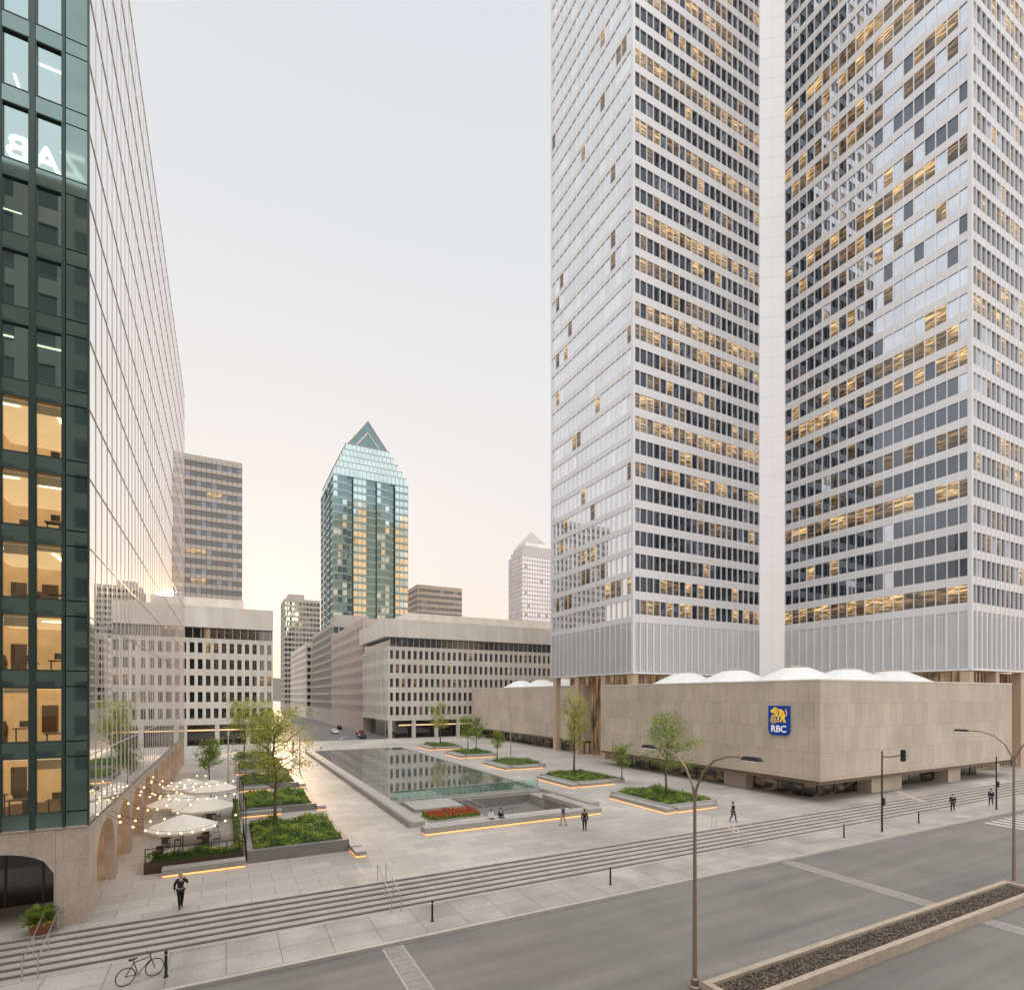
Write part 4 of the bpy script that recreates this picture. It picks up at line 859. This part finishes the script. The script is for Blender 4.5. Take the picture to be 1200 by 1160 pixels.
# ---------------------------------------------------------------- people
def skin(name,V,E,m,parent,root):
    keys=list(V); idx={k:i for i,k in enumerate(keys)}
    me=bpy.data.meshes.new(name); me.from_pydata([V[k][:3] for k in keys],[(idx[a],idx[b_]) for a,b_ in E],[]); me.materials.append(m)
    o=bpy.data.objects.new(name,me); C.objects.link(o); o.parent=parent
    md=o.modifiers.new('Skin','SKIN'); md.use_smooth_shade=True
    for i,k in enumerate(keys):
        sv=me.skin_vertices[0].data[i]; rr_=V[k][3]; sv.radius=rr_ if isinstance(rr_,tuple) else (rr_,rr_); sv.use_root=(k==root)
    s_=o.modifiers.new('Sub','SUBSURF'); s_.levels=1; s_.render_levels=1
    return o
def person(label,x,y,z,rz,pose='stand',top=None,bot=None,hairm=None,skinm=None,h=1.0,bag=False):
    r=thing('person',label,'person',(x,y,z),rz,None,world=False); r.scale=(h,h,h)
    top=top or M['navy']; bot=bot or M['blackc']; hairm=hairm or M['hair']; skinm=skinm or M['skin']
    J=dict(pel=(0,0,.95),sp=(0,0,1.12),ch=(0,0,1.33),nk=(0,.0,1.49),jaw=(0,-.02,1.56),hd=(0,-.01,1.65),top=(0,0,1.71),
      ls=(-.17,0,1.42),le=(-.23,.02,1.14),lw=(-.24,-.05,.91),lh=(-.24,-.07,.83),rs=(.17,0,1.42),re=(.23,.02,1.14),rw=(.24,-.05,.91),rh=(.24,-.07,.83),
      lhp=(-.09,0,.90),lk=(-.10,-.02,.50),la=(-.10,.02,.09),lt=(-.11,-.15,.04),rhp=(.09,0,.90),rk=(.10,-.02,.50),ra=(.10,.02,.09),rt=(.11,-.15,.04))
    if pose in('walk','phone'):
        J.update(lk=(-.10,-.17,.53),la=(-.10,-.20,.10),lt=(-.11,-.36,.05),rk=(.10,.06,.50),ra=(.10,.27,.14),rt=(.11,.13,.04),le=(-.23,.12,1.16),lw=(-.23,.12,.93),lh=(-.23,.1,.85),re=(.23,-.08,1.16),rw=(.22,-.22,.97),rh=(.22,-.27,.90))
    if pose=='phone': J.update(re=(.30,-.08,1.20),rw=(.19,-.13,1.47),rh=(.13,-.10,1.56),lk=(-.09,-.10,.51),la=(-.09,-.10,.09),lt=(-.10,-.26,.04),rk=(.09,.03,.50),ra=(.09,.16,.10),rt=(.10,.02,.04))
    if pose=='sit':
        dz=-.45
        for k in ('pel','sp','ch','nk','jaw','hd','top','ls','le','rs','re','lhp','rhp'): q=J[k]; J[k]=(q[0],q[1],q[2]+dz)
        J.update(lk=(-.12,-.42,.50),la=(-.12,-.42,.09),lt=(-.13,-.58,.04),rk=(.12,-.42,.50),ra=(.12,-.40,.09),rt=(.13,-.56,.04),lw=(-.16,-.22,.60),lh=(-.12,-.30,.60),rw=(.16,-.22,.60),rh=(.12,-.30,.60))
    Rd=dict(pel=(.14,.10),sp=(.125,.09),ch=(.15,.10),nk=.05,jaw=.066,hd=.088,top=.06,ls=.055,le=.04,lw=.027,lh=(.035,.018),rs=.055,re=.04,rw=.027,rh=(.035,.018),lhp=.085,lk=.058,la=.038,lt=.035,rhp=.085,rk=.058,ra=.038,rt=.035)
    V={k:(*J[k],Rd[k]) for k in J}
    E=[('pel','sp'),('sp','ch'),('ch','nk'),('nk','jaw'),('jaw','hd'),('hd','top'),('ch','ls'),('ls','le'),('le','lw'),('lw','lh'),('ch','rs'),('rs','re'),('re','rw'),('rw','rh'),('pel','lhp'),('lhp','lk'),('lk','la'),('la','lt'),('pel','rhp'),('rhp','rk'),('rk','ra'),('ra','rt')]
    for s in 'lr':
        w_=Vector(J[s+'w']); hh=Vector(J[s+'h']); d=(hh-w_).normalized(); sd=d.cross(Vector((1,0,0.3))).normalized()
        for k,(o_,ln) in enumerate(((-.028,.065),(-.01,.078),(.01,.074),(.028,.06))):
            m1=hh+d*ln*.55+sd*o_; tp=hh+d*ln+sd*o_*1.1+Vector((0,-.01,0)); V[s+'f%d'%k]=(*m1,.009); V[s+'g%d'%k]=(*tp,.007); E+= [(s+'h',s+'f%d'%k),(s+'f%d'%k,s+'g%d'%k)]
        tp=w_.lerp(hh,.5)+sd*-.05+d*.03; V[s+'th']=(*tp,.009); E.append((s+'h',s+'th'))
    hd=J['hd']; V['nose']=(hd[0],hd[1]-.105,hd[2]-.02,.012); E.append(('hd','nose'))
    skin('body',V,E,skinm,r,'pel')
    g=lambda ks,ad:{k:(*J[k],tuple(q+ad for q in (Rd[k] if isinstance(Rd[k],tuple) else (Rd[k],Rd[k])))) for k in ks}
    skin('jacket',g(['pel','sp','ch','ls','le','lw','rs','re','rw'],.022),[('pel','sp'),('sp','ch'),('ch','ls'),('ls','le'),('le','lw'),('ch','rs'),('rs','re'),('re','rw')],top,r,'ch')
    skin('trousers',g(['pel','lhp','lk','la','rhp','rk','ra'],.018),[('pel','lhp'),('lhp','lk'),('lk','la'),('pel','rhp'),('rhp','rk'),('rk','ra')],bot,r,'pel')
    for s in 'lr': skin('shoe',g([s+'a',s+'t'],.012),[(s+'a',s+'t')],M['blackc'],r,s+'a')
    b=MB(); b.ball((hd[0],hd[1]+.025,hd[2]+.03),.10,10,sz=1.05); b.build('hair',hairm,r,smooth=True)
    for sx in (-1,1): 
        b=MB(); b.ball((hd[0]+sx*.035,hd[1]-.088,hd[2]+.005),.009,6); b.build('eye',M['blackc'],r); b=MB(); b.ball((hd[0]+sx*.09,hd[1]-.01,hd[2]-.01),.022,6); b.build('ear',skinm,r)
    return r
grey=mat('grey_hair',(.25,.24,.23),.7,var=0)
person('man in dark suit walking with one hand raised to his head, near the arcade pillar',-2.05,32.4,0,.35,'phone',M['navy'],M['blackc'],grey,h=1.03)
person('person in dark clothes standing in front of the bench wall',25.4,36.0,0,2.4,'stand',M['blackc'],M['navy'],skinm=M['skin2'])
person('person in dark top and light trousers standing close behind the one by the bench wall',24.8,38.2,0,-1.6,'walk',M['jean'],M['beige'])
person('person in dark jacket walking along the top of the steps before the right planters',38.4,32.6,0,1.2,'walk',M['blackc'],M['jean'])
person('seated person in pale top on the bench wall, left of two',19.6,41.2,.05,0,'sit',M['whitec'],M['jean'])
person('seated person in dark top on the bench wall, right of two',20.5,41.2,.05,.2,'sit',M['navy'],M['blackc'])
person('pedestrian in dark coat on the sidewalk before the podium entrance',64.5,28.0,-.8,-1.2,'walk',M['blackc'],M['blackc'])
person('pedestrian in dark blue top on the sidewalk near the right picture edge',71.5,27.6,-.8,-1.4,'walk',M['navy'],M['jean'])
person('distant person in dark clothes walking beside the far end of the pool',12,118,0,1,'walk',M['blackc'],M['jean'])
person('distant person in white top walking behind the left planter row',10.5,104,0,.5,'walk',M['whitec'],M['navy'])
# ---------------------------------------------------------------- sky and light
sund=Vector((.0793,1.087,.15)).normalized()
W=bpy.data.worlds.new('World'); S.world=W; W.use_nodes=True; N=W.node_tree.nodes; L=W.node_tree.links
bg=N['Background']; bg.inputs['Strength'].default_value=.1
sky=N.new('ShaderNodeTexSky'); sky.sky_type='NISHITA'; sky.sun_disc=False; sky.sun_elevation=math.asin(sund.z); sky.sun_rotation=math.atan2(sund.x,sund.y); sky.air_density=1; sky.dust_density=2
tc=N.new('ShaderNodeTexCoord'); nv=N.new('ShaderNodeVectorMath'); nv.operation='NORMALIZE'; L.new(tc.outputs['Generated'],nv.inputs[0])
sp=N.new('ShaderNodeSeparateXYZ'); L.new(nv.outputs[0],sp.inputs[0])
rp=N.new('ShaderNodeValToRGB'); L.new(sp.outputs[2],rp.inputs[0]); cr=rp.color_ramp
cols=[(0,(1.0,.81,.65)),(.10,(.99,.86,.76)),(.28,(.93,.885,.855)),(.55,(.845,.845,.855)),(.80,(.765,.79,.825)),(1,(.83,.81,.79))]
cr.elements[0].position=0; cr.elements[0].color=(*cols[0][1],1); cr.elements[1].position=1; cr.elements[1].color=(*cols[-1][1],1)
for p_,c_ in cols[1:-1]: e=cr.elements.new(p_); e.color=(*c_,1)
def math_(op,a,b_):
    x=N.new('ShaderNodeMath'); x.operation=op
    for s_,val in ((x.inputs[0],a),(x.inputs[1],b_)):
        if hasattr(val,'is_linked'): L.new(val,s_)
        else: s_.default_value=val
    return x.outputs[0]
def dotv(v):
    dt=N.new('ShaderNodeVectorMath'); dt.operation='DOT_PRODUCT'; L.new(nv.outputs[0],dt.inputs[0]); dt.inputs[1].default_value=v; return math_('MAXIMUM',dt.outputs['Value'],0)
def addc(base,fac,col):
    v=N.new('ShaderNodeVectorMath'); v.operation='SCALE'; v.inputs[0].default_value=col; L.new(fac,v.inputs['Scale'])
    a=N.new('ShaderNodeVectorMath'); L.new(base,a.inputs[0]); L.new(v.outputs[0],a.inputs[1]); return a.outputs[0]
ds=dotv(sund)
c=addc(rp.outputs[0],math_('MULTIPLY',math_('POWER',ds,600),.8),(1,.45,.15)); c=addc(c,math_('MULTIPLY',math_('POWER',ds,10),.03),(1,.5,.3))
zen=N.new('ShaderNodeMapRange'); zen.interpolation_type='SMOOTHSTEP'; zen.inputs[1].default_value=.80; zen.inputs[2].default_value=1.0; zen.inputs[3].default_value=1; zen.inputs[4].default_value=3.9; L.new(sp.outputs[2],zen.inputs[0])  # overhead sky boosted out of view to light the ground
bk=math_('ADD',math_('MULTIPLY',dotv((-.40,-.82,.40)),1.0),1)  # unseen sky behind the camera brightened to light walls facing it
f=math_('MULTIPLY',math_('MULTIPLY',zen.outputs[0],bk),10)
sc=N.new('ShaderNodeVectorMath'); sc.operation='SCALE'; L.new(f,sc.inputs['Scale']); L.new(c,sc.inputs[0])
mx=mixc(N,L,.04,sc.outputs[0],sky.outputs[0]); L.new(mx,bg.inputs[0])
sl=bpy.data.lights.new('sun','SUN'); sl.energy=3.0; sl.angle=R(3); sl.color=(1,.66,.38); so=bpy.data.objects.new('sun',sl); C.objects.link(so)
so.rotation_euler=(-sund).to_track_quat('-Z','Y').to_euler()
# ---------------------------------------------------------------- camera
cd=bpy.data.cameras.new('camera'); cam=bpy.data.objects.new('camera',cd); C.objects.link(cam); S.camera=cam
cam.location=CAMP; cam.rotation_euler=(PI/2,0,-R(YAW)); cd.sensor_width=36; cd.sensor_fit='HORIZONTAL'; cd.lens=36*640/1200; cd.shift_y=235/1200; cd.clip_end=8000; cd.clip_start=.1
S.view_settings.view_transform='Standard'; S.view_settings.look='None'; S.view_settings.exposure=0
